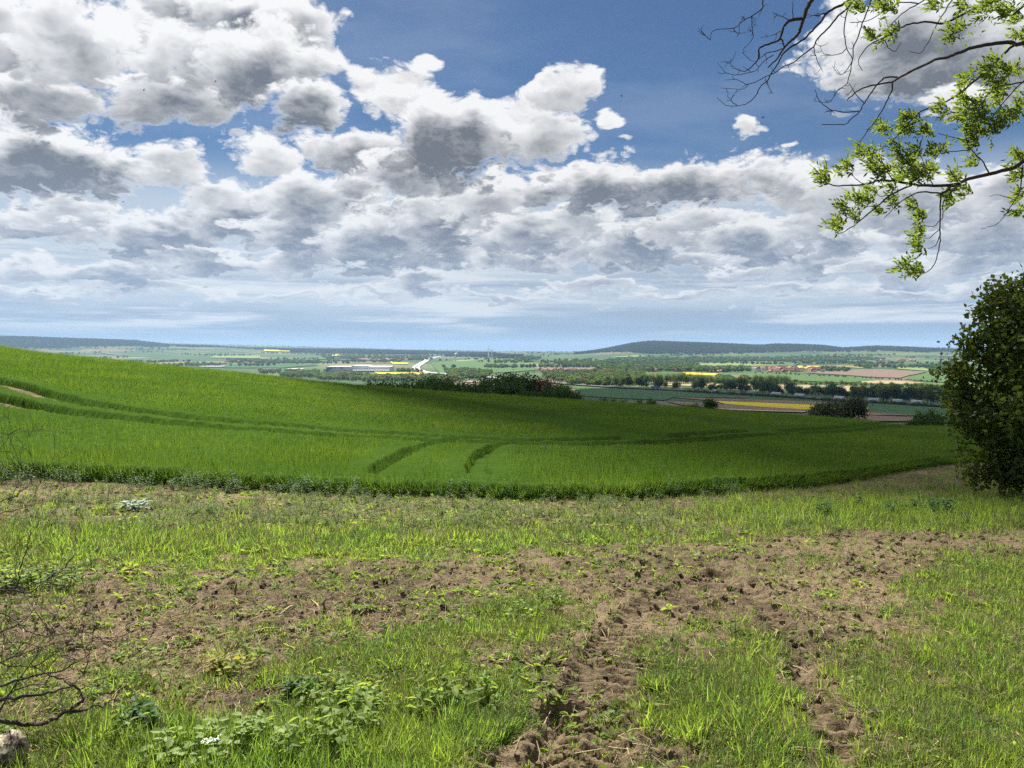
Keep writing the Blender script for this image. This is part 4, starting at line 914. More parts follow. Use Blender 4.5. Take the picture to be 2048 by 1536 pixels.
def make_tree(name, rs, kind, mat, n=900):
    """unit tree: 1 m tall; scaled when planted"""
    o_ = bpy.data.objects.new(name, None)
    if kind == 'round':
        lb = [(0, 0, .60, .27, .27, .30)] + [(.2 * math.cos(a), .2 * math.sin(a), rs.uniform(.42, .78), .17, .17, .15) for a in rs.uniform(0, 6.28, 8)] + [(0, 0, .86, .13, .13, .12)]; sz = .052
    elif kind == 'tall':
        lb = [(0, 0, .56, .13, .13, .40)] + [(.09 * math.cos(a), .09 * math.sin(a), rs.uniform(.25, .85), .07, .07, .13) for a in rs.uniform(0, 6.28, 7)]; sz = .036
    elif kind == 'bush':
        lb = [(0, 0, .42, .48, .48, .40)] + [(.40 * math.cos(a), .40 * math.sin(a), rs.uniform(.18, .6), .27, .27, .24) for a in rs.uniform(0, 6.28, 8)] + [(.1, 0, .78, .24, .24, .2)]; sz = .075
    else:  # cone
        lb = [(0, 0, .15 + .13 * k, .26 * (1 - k / 7.2), .26 * (1 - k / 7.2), .10) for k in range(7)]; sz = .05
    o_['rs'] = 0
    tr = bpy.data.objects.new('trunk', trunk_mesh(rs, .75 if kind != 'bush' else .5, .022 if kind != 'bush' else .02, 7, .3)); tr.parent = o_
    cw = bpy.data.objects.new('crown', leaf_cloud(rs, lb, n, sz, mat, 'crown', .5, 5)); cw.parent = o_
    del o_['rs']
    return o_
rt_ = np.random.default_rng(5)
K = {}
def kinds(key, name, kind, mat, cnt, n): K[key] = [make_tree(name, rt_, kind, mat, n) for _ in range(cnt)]
kinds('dark', 'broadleaf_tree', 'round', m_tdark, 4, 1500); kinds('mid', 'broadleaf_tree', 'round', m_tmid, 4, 1300); kinds('light', 'broadleaf_tree', 'round', m_tlight, 3, 1300)
kinds('poplar', 'poplar_tree', 'tall', m_tlight, 4, 1000); kinds('brown', 'broadleaf_tree', 'round', m_tbrown, 2, 700); kinds('bush', 'bush', 'bush', m_tdark, 3, 1300); kinds('mbush', 'bush', 'bush', m_tmid, 3, 1200); kinds('grey', 'bush', 'bush', m_tgrey, 2, 1800); kinds('greytree', 'broadleaf_tree', 'round', m_tgrey, 2, 1500)
def plant(key, p, h_, label, group, wide=1.0, sink=0.0):
    src = K[key][int(rt_.integers(0, len(K[key])))]
    c_ = copy_tree(src, (p[0], p[1], p[2] - sink), rt_.uniform(0, 6.28), (h_ * wide, h_ * wide, h_))
    tag(c_, label, 'bush' if 'bush' in c_.name else 'tree', group); return c_
def plant_px(key, u_, vtop, Y, label, group, wide=1.0, minh=1.0):
    """a tree standing at distance Y whose top is seen at vtop"""
    x = (u_ - 1024) / F * Y; p = on(x, Y); h_ = max(minh, EYE + (HZ - vtop) / F * Y - p.z); return plant(key, p, h_, label, group, wide)

# copse just below the crest of the crop
for (u_, vt, k_, Y, wd) in ((968, 763, 'dark', 235, 1.0), (983, 753, 'dark', 245, 1.1), (1003, 749, 'dark', 255, 1.1), (1022, 747, 'dark', 250, 1.2), (1041, 751, 'dark', 262, 1.1), (1057, 749, 'dark', 250, 1.0), (1030, 762, 'dark', 225, 1.0), (995, 765, 'dark', 222, 1.0), (1115, 763, 'mid', 255, 1.0), (1128, 768, 'mid', 245, .9)):
    plant_px(k_, u_, vt, Y, 'dark green leafy tree of the copse behind the crop crest', 'trees of the copse', wd)
for (u_, vt) in ((1072, 754), (1086, 752), (1098, 757), (1134, 770)): plant_px('brown', u_, vt, 250, 'reddish-brown late-leafing tree in the middle of the copse', 'reddish trees of the copse', 1.0)
for (u_, vt) in ((1068, 777), (1088, 774), (1112, 773), (1126, 776), (1143, 778), (1155, 784), (1045, 778)): plant_px('bush', u_, vt, 205, 'dark rounded bush at the foot of the copse', 'bushes at the copse edge', .75)
for u_ in range(738, 966, 11):
    vt = float(np.interp(u_, [738, 800, 870, 960], [763, 763, 761, 764])) + rt_.normal(0, 1.5); plant_px('bush', u_, vt, 165 + rt_.uniform(-8, 8), 'dark bush in the hedge along the crop crest', 'hedge bushes on the crest', .8)
for (u_, vt) in ((864, 754), (896, 755)): plant_px('dark', u_, vt, 185, 'dark tree standing above the crest hedge', 'trees in the crest hedge', 1.1)
plant_px('dark', 1420, 795, 150, 'big round dark tree bush with yellow field behind it', None, 1.05); plant_px('mbush', 1392, 803, 152, 'mid-green bush leaning against the big round one', None, .9); plant_px('mbush', 1366, 807, 150, 'lowest bush left by the big round one', None, .8)
plant_px('bush', 1302, 796.5, 150, 'small dark bush alone on the crop crest before the green field', None, .8)
for (u_, vt) in ((1208, 795), (1228, 797), (1246, 799), (1278, 799)): plant_px('bush', u_, vt, 150, 'tiny dark bush peeping over the crop crest', 'tiny crest bushes', .8)
for (u_, vt, k_) in ((1642, 806, 'grey'), (1660, 802, 'grey'), (1680, 801, 'grey'), (1697, 801, 'greytree'), (1706, 795, 'greytree'), (1716, 791, 'greytree')): plant_px(k_, u_, vt, 128, 'grey-green half-bare tree of the clump at the crop end', 'trees of the half-bare clump', 1.0 if k_ == 'grey' else .8)
for (u_, vt) in ((1840, 824), (1862, 818), (1884, 827)): plant_px('bush', u_, vt, 118, 'dark bush behind the low hedge at the field corner', 'bushes at the field corner', .8)
for u_ in range(1828, 1975, 8): plant_px('bush', u_, 838.5 + rt_.normal(0, .8) + (u_ - 1828) * .02, 108, 'low hedge bush along the bottom field edge', 'low hedge bushes', 1.2, .5)

# row along the motorway and hedge in front of it
MARK = [(1200, 'the open green field'), (1317, 'the blue lorry'), (1357, 'the white van tailing the blue lorry'), (1424, 'the white van on the open stretch'), (1511, 'the grey-green box lorry'), (1560, 'the lorry at the rapeseed strip'), (1608, 'the lorry near the half-bare clump'), (1688, 'the lorry above the half-bare clump'), (1757, 'the lorry before the barn'), (1804, 'the lorry with the red cab'), (1846, 'the long white lorry')]
def mark(u_): return min(MARK, key=lambda q_: abs(q_[0] - u_))[1]
def mw_off(u_, off):
    c_, e_ = mw_near(u_); nn = np.array([-e_[1], e_[0]]); nn = nn if nn[1] > 0 else -nn
    q_ = c_ + nn * off; return Vector((q_[0], q_[1], float(HV(q_[0], q_[1]))))
u_ = 1148.0
while u_ < 1915:
    p = mw_off(u_, 30 + rt_.uniform(-6, 14)); hp = float(np.interp(u_, [1150, 1290, 1460, 1600, 1700, 1900], [18, 17, 22, 20, 26, 30])) * rt_.uniform(.5, 1.25)
    dk = rt_.random() < .72
    if not (1335 < u_ < 1352): plant('dark' if dk else ('mid', 'mid', 'light')[int(rt_.integers(0, 3))], p, hp * p.y / F + 2, ('dark' if dk else 'lighter') + ' green tree of the motorway row, behind ' + mark(u_), 'trees along the motorway', rt_.uniform(.8, 1.5))
    u_ += rt_.uniform(3.5, 10.5)
u_ = 1390.0
while u_ < 1915:
    p = mw_off(u_, -27 + rt_.uniform(-3, 3)); plant('bush', p, rt_.uniform(3.2, 5.6), 'low dark motorway hedge shrub in front of ' + mark(u_), 'shrubs of the motorway hedge', 1.3); u_ += rt_.uniform(6, 9)
# poplars and field trees
for (a_, b_, n_, vt, vb) in ((1283, 1402, 26, 746, 768), (1415, 1447, 6, 752, 768), (1508, 1578, 15, 750, 770)):
    for u_ in np.linspace(a_, b_, n_):
        p = vat(u_ + rt_.normal(0, 1), vb + rt_.normal(0, .3), 900); plant('poplar', p, (vb - vt + rt_.normal(0, 1.5)) * p.y / F, 'tall pale poplar ' + {26: 'in the long row behind the blue lorry', 6: 'in the short row beside the tan stubble', 15: 'in the row between two green fields'}[n_], 'poplar rows', rt_.uniform(1.1, 1.6))
for (u_, v_, h_) in ((1393, 774, 7), (1413, 775, 6), (1481, 783, 12), (1493, 772, 8), (1520, 776, 13), (1533, 776, 9), (1581, 779, 6), (1430, 772, 8)):
    p = vat(u_, v_, 900); plant('mid', p, h_ * p.y / F, 'single round tree standing in the tan stubble field', 'trees in the stubble field', 1.1)
for k in range(44):
    t_ = k / 43; u_ = 1515 + 385 * t_; v_ = float(np.interp(u_, [1515, 1620, 1760, 1900], [747.5, 752, 759, 768]))
    if rt_.random() < .82: p = vat(u_ + rt_.normal(0, 3), v_, 900); plant('mid', p, rt_.uniform(4, 6) * p.y / F, 'small dark roadside tree dotted along the lane across the brown field', 'dotted lane trees', 1.2)
for k in range(34):
    t_ = k / 33; u_ = 1582 + 330 * t_; v_ = float(np.interp(u_, [1582, 1700, 1800, 1912], [771.5, 774, 777, 781])) + rt_.normal(0, .8)
    p = vat(u_, v_, 900); plant('light' if rt_.random() < .6 else 'mid', p, rt_.uniform(8, 13) * p.y / F, 'round willow-green tree in the belt behind the tan field', 'willow belt trees', 1.3)
for k in range(30):
    u_ = rt_.uniform(1700, 1912); v_ = rt_.uniform(783, 792); p = vat(u_, v_, 900); plant('dark' if rt_.random() < .6 else 'mid', p, rt_.uniform(12, 20) * p.y / F, 'leafy tree around the red-roofed barn', 'trees around the barn', 1.1)

# woods too far to count: one object each
c = proto_coll('far_tree')
for k in range(5): add_proto('far_tree', leaf_cloud(rt_, [(0, 0, .55, .33, .33, .36), (.15, .1, .72, .22, .22, .2), (-.16, 0, .5, .2, .2, .2)], 110, .17, (m_tmid, m_tdark, m_tmid, m_tlight, m_tdark)[k], 'wood_tree', .5))
c = proto_coll('light_wood')
for k in range(5): add_proto('light_wood', leaf_cloud(rt_, [(0, 0, .52, .36, .36, .40), (.15, .1, .7, .25, .25, .22), (-.2, 0, .45, .22, .22, .25)], 170, .14, (m_tlight, m_tmid, m_tlight, m_tmid, m_tbrown)[k], 'river_tree', .5))
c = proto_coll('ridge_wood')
for k in range(4): add_proto('ridge_wood', leaf_cloud(rt_, [(0, 0, .5, .36, .36, .45), (.1, .1, .75, .2, .2, .2)], 60, .24, (m_tshade, m_tshade, m_tdark, m_tshade)[k], 'ridge_tree', .5))
def in_poly(u_, v_, px):
    c_ = np.zeros(len(u_), bool); j = len(px) - 1
    for i in range(len(px)):
        (xi, yi), (xj, yj) = px[i], px[j]
        c_ ^= ((yi > v_) != (yj > v_)) & (u_ < (xj - xi) * (v_ - yi) / (yj - yi + 1e-9) + xi); j = i
    return c_
def wood(name, coll, n, r0, r1, test, hlo, hhi, label, seed):
    x, y, r, r_ = sow(n, r0, r1, 37, 1.0, seed); z = HV(x, y); u_, v_ = uv_of(x, y, z)
    ok = test(u_, v_, x, y, r); x, y, z = x[ok], y[ok], z[ok]; n = len(x); s_ = r_.uniform(hlo, hhi, n)
    return spread(name, coll, np.stack([x, y, z - .5], -1), np.stack([s_ * 1.25, s_ * 1.25, s_], -1), r_.uniform(0, 6.28, n), None, label, 'wood')
RIV = [[(560, 750), (700, 752), (760, 755), (905, 756), (930, 760), (905, 766), (740, 764), (640, 760), (560, 754)], [(890, 742), (950, 741), (985, 748), (965, 760), (900, 757)], [(1085, 748), (1180, 745), (1290, 744), (1290, 770), (1200, 774), (1140, 770), (1090, 756)], [(1390, 762), (1420, 760), (1500, 762), (1590, 766), (1590, 770), (1400, 768)], [(520, 744), (640, 745), (640, 748), (520, 748)], [(790, 742.5), (840, 743), (850, 745), (800, 745)]]
wood('riverside_wood', 'light_wood', 16000, 1200, 3000, lambda u_, v_, x, y, r: np.any([in_poly(u_, v_, q_) for q_ in RIV], 0), 9, 16, 'mixed light green trees massed along the river', 201)
MIDW = [[(1108, 722), (1190, 721), (1215, 728), (1205, 734), (1115, 731)], [(1195, 724), (1260, 716), (1380, 722), (1400, 733), (1380, 744), (1260, 744), (1190, 740)], [(1028, 714), (1085, 716), (1075, 722), (1032, 721)], [(1270, 716), (1500, 715), (1560, 724), (1420, 726), (1290, 724)], [(1500, 716), (1700, 714), (1780, 720), (1600, 727), (1520, 724)], [(1760, 730), (1700, 733), (1740, 738)], [(1855, 735), (1880, 733), (1915, 742), (1870, 745)], [(640, 714), (730, 713), (720, 719), (650, 717)], [(735, 714), (860, 713), (850, 720), (745, 717)], [(450, 721), (530, 721), (640, 724), (640, 729), (460, 727)], [(1390, 737), (1500, 736), (1500, 745), (1390, 745)], [(1640, 738), (1700, 741), (1690, 745), (1650, 744)]]
wood('hillside_wood', 'far_tree', 26000, 2300, 6200, lambda u_, v_, x, y, r: np.any([in_poly(u_, v_, q_) for q_ in MIDW], 0), 10, 17, 'green woods on the lower slopes', 202)
wood('scattered_wood', 'far_tree', 26000, 2800, 12500, lambda u_, v_, x, y, r: (fbm(x / 900, y / 500, 3, .55, 7) > .22) & (v_ < 738), 11, 18, 'patches of wood on the far farmland', 203)
wood('ridge_forest', 'ridge_wood', 46000, 4900, 7600, lambda u_, v_, x, y, r: (u_ > 1150) & (v_ < np.interp(u_, [1150, 1450, 1600, 2000], [711, 709, 703, 704]) + 4 * fbm(x / 300, y / 300, 2, .5, 5)) & (r > np.interp(u_, [1150, 1300, 1500, 1700, 2000], [6200, 5500, 5500, 5300, 5300])), 14, 22, 'forest covering the long ridge, coloured dark for cloud shade', 204)
wood('far_forest', 'ridge_wood', 70000, 6200, 9800, lambda u_, v_, x, y, r: ((u_ < 320) & (v_ < 694 + 6 * fbm(x / 500, y / 500, 2, .5, 5))) | ((u_ > 560) & (u_ < 1000) & (r > 6600) & (fbm(x / 700, y / 700, 2, .5, 15) > -.12)) | ((u_ > 320) & (u_ < 560) & (r > 7600) & (fbm(x / 600, y / 600, 2, .5, 16) > .02)), 15, 24, 'dark forest on the far hills', 205)
DKW = [[(890, 709), (1005, 710), (1010, 715), (890, 714)], [(1000, 711), (1045, 713), (1045, 718), (1000, 717)]]
wood('hilltop_wood', 'ridge_wood', 20000, 3800, 7000, lambda u_, v_, x, y, r: np.any([in_poly(u_, v_, q_) for q_ in DKW], 0), 14, 22, 'dark wood behind the wind turbines', 206)

# ---------------------------------------------------------------- clouds standing above and ahead, out of the view, that shade the slope
m_cloud, gc, b, o = newmat('cloud_white'); tb_ = gc.nodes.new('ShaderNodeBsdfTransparent'); mb_ = gc.nodes.new('ShaderNodeMixShader'); mb_.inputs[0].default_value = .42; gc.links.new(b.outputs[0], mb_.inputs[1]); gc.links.new(tb_.outputs[0], mb_.inputs[2]); gc.links.new(mb_.outputs[0], o.inputs[0]); b.inputs['Base Color'].default_value = (.85, .86, .88, 1); b.inputs['Roughness'].default_value = 1; b.inputs['Specular IOR Level'].default_value = 0
def cloud(name, outline, h_, th, label, seed):
    """a heap cloud whose shadow falls on the given stretch of land"""
    o2 = np.array(outline, float); c_ = o2.mean(0)
    N = 200; ang = np.linspace(-np.pi, np.pi, N, endpoint=False); oa = np.arctan2(o2[:, 1] - c_[1], o2[:, 0] - c_[0]); od = np.hypot(*(o2 - c_).T); i = np.argsort(oa)
    rb = np.interp(ang, oa[i], od[i], period=2 * np.pi)
    fr_ = np.linspace(.02, 1, 26); V = []
    for up_ in (1, -1):
        for f_ in fr_:
            rr_ = rb * f_ ; px_ = c_[0] + rr_ * np.cos(ang); py_ = c_[1] + rr_ * np.sin(ang)
            wob = 1 + f_ * .05 * fbm(np.cos(ang) * 4 + seed, np.sin(ang) * 4, 4, .55, seed)
            px_ = c_[0] + (px_ - c_[0]) * wob; py_ = c_[1] + (py_ - c_[1]) * wob
            e_ = np.sqrt(np.maximum(0, 1 - f_ ** 3)); hz_ = (th * e_ * (1 + .8 * fbm(px_ / th, py_ / th, 4, .55, seed + 3))) if up_ > 0 else -.12 * th * e_ * (1 + fbm(px_ / th, py_ / th, 3, .5, seed + 9))
            V.append(np.stack([px_ + S.x / S.z * h_, py_ + S.y / S.z * h_, h_ + hz_], -1))
    V = np.array(V); n_ = len(fr_); fa = grid_faces(n_, N, True); fb_ = grid_faces(n_, N, True)[:, ::-1] + n_ * N
    o_ = obj(name, mesh_np(name, V.reshape(-1, 3), np.concatenate([fa, fb_]), m_cloud, smooth_=True)); tag(o_, label, None, None, 'structure'); return o_
cloud('cloud', [(-30, 110), (-14, 70), (-5, 38), (-1.5, 25), (3, 19), (11, 18.5), (24, 20), (60, 20), (170, 32), (230, 180), (210, 330), (60, 345), (-30, 335), (-52, 210)], 1000, 90, 'heap cloud overhead shading the crop slope', 3)
cloud('cloud', [(-120, 520), (80, 460), (300, 420), (620, 400), (900, 700), (700, 1120), (420, 1300), (200, 1480), (40, 1300), (-60, 900)], 1900, 200, 'larger high cloud shading the near valley', 8)

# ---------------------------------------------------------------- the air of the valley
m_haze, gh, b, o = newmat('valley_air'); gh.nodes.remove(b)
pv = gh.nodes.new('ShaderNodeVolumePrincipled'); pv.inputs['Color'].default_value = (.46, .69, 1.0, 1); pv.inputs['Density'].default_value = 5.2e-5; pv.inputs['Anisotropy'].default_value = .0
gh.links.new(pv.outputs[0], o.inputs['Volume'])
o = obj('haze', box_me('haze', [(-26000, 26000, -24000, 26000, -90, 260, 0)], [m_haze])); tag(o, 'thin bluish haze in the valley', None, None, 'stuff')

# ---------------------------------------------------------------- the leafy tree at the right
m_maple = leafmat('maple_leaf', (.052, .082, .018), (.105, .142, .032), (.21, .27, .03), .34, .45, spec=.3)
m_ashl = leafmat('ash_leaflet', (.055, .095, .020), (.105, .150, .036), (.27, .36, .045), .40, .5, spec=.3)
def px3(u_, v_, Y): return np.array([(u_ - 1024) / F * Y, Y, EYE + (HZ - v_) / F * Y])
rs = np.random.default_rng(41)
base = on(12.4, 17.2); mt = empty('maple_tree', base); tag(mt, 'dense dark green leafy tree with crown down to the grass at the crop end', 'tree')
bl = np.array(base)
def lobe(u_, v_, Y, ru, rz_, ry=None): c_ = px3(u_, v_, Y) - bl; k_ = Y / F; return (c_[0], c_[1], c_[2], ru * k_, (ry or ru) * k_, rz_ * k_)
LB = [lobe(2130, 770, 17.2, 158, 180, 150), lobe(2020, 655, 17, 40, 50, 60), lobe(2050, 612, 17.3, 38, 42, 60), lobe(2090, 595, 17.4, 60, 55), lobe(1962, 745, 16.9, 46, 42), lobe(1942, 805, 16.8, 40, 42), lobe(1975, 860, 16.7, 38, 36), lobe(2000, 915, 16.6, 40, 36), lobe(2030, 945, 16.4, 45, 38), lobe(2080, 900, 16.2, 90, 80), lobe(1985, 690, 17, 45, 45), lobe(2200, 670, 17.6, 125, 100), lobe(2240, 800, 17.4, 130, 170), lobe(1912, 748, 16.9, 14, 14), lobe(1992, 592, 17.1, 16, 14), lobe(1968, 622, 17, 12, 12), lobe(1950, 668, 17, 14, 12), lobe(1935, 700, 17, 13, 12), lobe(1902, 790, 16.9, 11, 12), lobe(1916, 885, 16.8, 14, 12), lobe(1945, 938, 16.6, 16, 14), lobe(1960, 960, 16.5, 18, 14), lobe(2020, 572, 17.2, 15, 12), lobe(1925, 850, 16.8, 18, 20), lobe(2100, 680, 16.2, 100, 110), lobe(2050, 800, 16.0, 80, 90)]
segs = [[((0, 0, -.5), .17), ((.05, 0, .8), .13), ((-.1, .05, 2.2), .09), ((.05, .1, 4.2), .03)]]
for L_ in LB[1:]:
    z0 = min(2.4, max(.2, L_[2] * .55)); segs.append([((0, 0, z0), .05), ((L_[0] * .5, L_[1] * .5, (z0 + L_[2]) * .5 + .15), .035), ((L_[0], L_[1], L_[2]), .010)])
obj('trunk', rods_mesh('trunk', segs, m_bark, 6), mt)
for k in range(60):                                                     # stray shoots that roughen the outline
    L_ = LB[int(rs.integers(0, 18))]; d_ = rs.normal(0, 1, 3); d_ /= np.linalg.norm(d_); q_ = [L_[i] + d_[i] * L_[3 + i] * rs.uniform(1.0, 1.22) for i in range(3)]
    if q_[2] < .05: continue
    LB.append((*q_, *([rs.uniform(.08, .17)] * 3)))
crown = obj('crown', leaf_cloud(rs, LB, 24000, .100, m_maple, 'crown', .66, 26, 1.0, .35), mt)
obj('inner_leaves', leaf_cloud(rs, LB, 12000, .070, m_maple, 'inner_leaves', .45, 10, 1.0, .35), crown)

# ---------------------------------------------------------------- ash tree whose boughs hang into the view
AY = 7.0
ash = empty('ash_tree', on(8.2, 7.6)); tag(ash, 'ash tree with overhanging boughs, some bare and some in fresh leaf', 'tree'); al = np.array(ash.location)
BR = [
 (.0, 5.6, 1.2, [(1690, -150), (1650, -50), (1623, 0), (1614, 17), (1606, 39), (1598, 63), (1590, 75), (1578, 85), (1567, 98), (1554, 117), (1536, 135)]),
 (.0, 3.4, .8, [(1604, 37), (1579, 41), (1566, 56), (1560, 78), (1544, 86), (1519, 96), (1517, 117), (1505, 132), (1490, 143)]), (.03, 1.8, .6, [(1560, 77), (1567, 86), (1564, 98), (1535, 106), (1518, 118)]),
 (.15, 3.0, .45, [(1760, -60), (1698, 0), (1674, 14), (1654, 26), (1640, 46), (1620, 66), (1605, 81), (1583, 93), (1567, 107), (1557, 125), (1545, 142), (1534, 162), (1520, 173), (1512, 191), (1496, 206), (1474, 211), (1451, 210), (1434, 195)]), (.12, 1.7, .7, [(1654, 26), (1635, 30), (1612, 30)]),
 (.25, 2.2, .45, [(1730, -40), (1704, 5), (1677, 32), (1654, 58), (1633, 80), (1627, 93), (1603, 112), (1586, 125), (1566, 134), (1551, 144), (1525, 157), (1496, 169), (1481, 162), (1466, 157)]), (.25, 1.0, .5, [(1628, 95), (1633, 118), (1645, 142)]),
 (-.3, 1.5, .5, [(1530, -80), (1526, 0), (1525, 15), (1503, 32), (1485, 42), (1468, 56), (1427, 61), (1420, 81)]), (-.3, 1.0, .4, [(1503, 32), (1504, 56), (1505, 78), (1485, 101), (1498, 118)]), (-.3, .8, .4, [(1420, 79), (1403, 64), (1407, 51)]), (-.3, .9, .4, [(1468, 56), (1470, 64), (1480, 66), (1503, 62)]),
 (.0, 1.0, .4, [(1547, 110), (1525, 125), (1510, 142), (1474, 150), (1452, 145), (1435, 125)]), (.2, .8, .4, [(1496, 169), (1484, 178), (1442, 176)]), (.0, .9, .4, [(1579, 41), (1565, 34), (1552, 32), (1546, 45)]), (.0, 1.1, .5, [(1586, 36), (1585, 20), (1588, -10)]), (.0, .9, .4, [(1534, 162), (1538, 175), (1545, 187)]), (.0, .8, .4, [(1474, 211), (1462, 200), (1469, 190)]), (.0, .8, .35, [(1490, 143), (1470, 137), (1462, 130), (1461, 118)]), (.0, .8, .35, [(1567, 60), (1540, 72), (1520, 75)]),
 (-.1, 4.6, 1.0, [(2190, 60), (2048, 87), (2023, 85), (1989, 87), (1955, 93), (1921, 104), (1895, 114), (1870, 119), (1836, 136), (1802, 153), (1785, 163), (1751, 170), (1725, 177), (1700, 194), (1694, 201)]), (-.1, 1.7, .8, [(1785, 163), (1783, 183), (1773, 204), (1751, 241), (1736, 260), (1719, 285)]),
 (-.1, 1.8, .8, [(1795, 154), (1773, 155), (1756, 167), (1742, 187), (1729, 206), (1719, 223), (1700, 240), (1688, 249), (1644, 249)]), (-.1, 1.2, .6, [(1719, 222), (1691, 224), (1664, 220), (1640, 203), (1630, 179)]), (-.1, 1.0, .6, [(1729, 206), (1712, 190), (1698, 166)]),
 (-.2, 2.7, .8, [(2032, 87), (2014, 102), (1989, 127), (1955, 158), (1921, 185), (1895, 202), (1877, 210), (1844, 221), (1827, 236), (1805, 260), (1783, 285)]),
 (.1, 3.2, .6, [(2080, -40), (1997, 0), (1955, 14), (1921, 31), (1890, 46), (1870, 45), (1850, 44), (1819, 49), (1795, 59), (1768, 75), (1742, 88), (1722, 109), (1717, 126), (1725, 141)]), (.1, 1.5, .5, [(1920, -40), (1904, 0), (1878, 41), (1870, 56), (1853, 90), (1839, 107), (1819, 102)]), (.2, 1.5, .6, [(1900, -40), (1848, 0), (1812, 22), (1782, 49), (1770, 71), (1763, 92)]), (.2, 1.3, .6, [(1836, 7), (1802, 5), (1775, 20), (1734, 42), (1700, 45)]),
 (.3, 1.6, .5, [(1755, -50), (1742, 0), (1729, 37), (1717, 68), (1707, 95), (1705, 119), (1694, 166), (1677, 179), (1664, 200), (1654, 205), (1628, 202)]), (.3, 1.6, .7, [(1715, -50), (1698, 10), (1688, 58), (1693, 95), (1705, 118)]), (.3, 1.0, .5, [(1770, 82), (1780, 98), (1792, 102), (1802, 84)]), (.3, 1.0, .4, [(1693, 97), (1680, 108), (1650, 108), (1640, 93)]), (.3, 1.0, .4, [(1704, 122), (1692, 142), (1678, 149), (1664, 132)]),
 (-.2, 5.2, .7, [(2190, 270), (2100, 305), (2046, 324), (2026, 336), (1979, 348), (1937, 358), (1909, 369), (1855, 371), (1823, 368), (1788, 362), (1759, 361), (1729, 369), (1694, 371), (1665, 371), (1645, 356), (1640, 341)]), (-.25, 2.2, .6, [(1909, 370), (1882, 386), (1843, 384), (1818, 393), (1791, 413), (1768, 437)]), (-.2, 2.0, .6, [(1823, 371), (1781, 390), (1754, 413), (1719, 442), (1694, 460), (1677, 467), (1665, 457)]),
 (-.25, 1.7, .6, [(1882, 386), (1880, 423), (1880, 460), (1880, 480), (1877, 502), (1867, 532), (1850, 545), (1825, 544)]), (-.25, 1.3, .6, [(1917, 371), (1892, 395), (1886, 410), (1885, 435), (1867, 452), (1850, 452)]), (-.25, 1.0, .5, [(1880, 457), (1860, 475), (1843, 475)]), (-.25, 1.0, .5, [(1880, 470), (1870, 492), (1856, 497)]), (-.2, 1.6, .6, [(1979, 348), (1966, 324), (1939, 294), (1929, 262)]), (-.2, 1.1, .6, [(1939, 282), (1905, 274), (1877, 267)]), (-.2, 1.1, .6, [(1937, 300), (1905, 303), (1867, 301)]),
 (-.3, 1.9, .7, [(2120, 150), (2048, 164), (1997, 173), (1972, 194), (1963, 221)]), (-.3, 1.7, .7, [(2100, 120), (2041, 167), (2006, 207), (1985, 234)]), (.0, 3.2, 1.5, [(2090, -40), (2048, 10), (2031, 25), (2014, 32), (1997, 25)]), (-.2, 1.0, .5, [(1781, 390), (1760, 392), (1749, 380)]), (-.2, 1.1, .5, [(1843, 368), (1815, 340), (1800, 300), (1798, 262)]), (-.2, 1.1, .5, [(1790, 362), (1765, 335), (1758, 310), (1762, 285)]), (-.2, 1.1, .5, [(1867, 371), (1850, 335), (1840, 300), (1846, 270)]), (-.2, 1.0, .5, [(1730, 369), (1715, 360), (1700, 345)]),
 (-.2, .9, .5, [(1754, 413), (1730, 412), (1712, 400)]), (-.2, .9, .4, [(1719, 442), (1690, 432), (1682, 415)]), (-.3, 1.4, .4, [(2046, 330), (2040, 380), (2030, 400), (2010, 430), (1990, 450), (1962, 457)]), (-.2, .9, .4, [(2030, 400), (2000, 390), (1978, 392)]), (-.2, 1.2, .6, [(1921, 371), (1903, 345), (1898, 330)])]
segs = []; TIPS = []
for (dy_, r0, r1, px) in BR:
    Y = AY + dy_ * 1.4; pts = cr([(a, b_) for a, b_ in px], 4); n = len(pts); pl = []
    wob = rs.uniform(0, 50)
    for i, (a, b_) in enumerate(pts):
        f_ = i / (n - 1); yy = Y + .10 * math.sin(f_ * 5 + wob) * f_; q_ = px3(a + (rs.normal(0, .5) if 0 < i < n - 1 else 0), b_ + (rs.normal(0, .5) if 0 < i < n - 1 else 0), yy) - al
        pl.append((q_, (r0 + (r1 - r0) * f_ ** .8) * Y / F))
    segs.append(pl)
    if b_ < 240 and r0 < 2.3 and px[-1][0] < 1760:      # bare twiglets
        for k in range(int(2 + n * .18)):
            i = int(rs.integers(max(1, n // 4), n)); p0 = pl[i][0]; d_ = rs.normal(0, 1, 3); d_[1] *= .4; d_ += np.array([-.5, 0, .15]); d_ /= np.linalg.norm(d_); L = rs.uniform(.03, .11)
            p1 = p0 + d_ * L * .5; d2 = d_ + rs.normal(0, .4, 3); p2 = p1 + d2 / np.linalg.norm(d2) * L * .5
            segs.append([(p0, .0028), (p1, .0020), (p2, .0012)])
            if rs.random() < .6: d3 = d_ + rs.normal(0, .8, 3); segs.append([(p1, .0018), (p1 + d3 / np.linalg.norm(d3) * L * .4, .0010)])
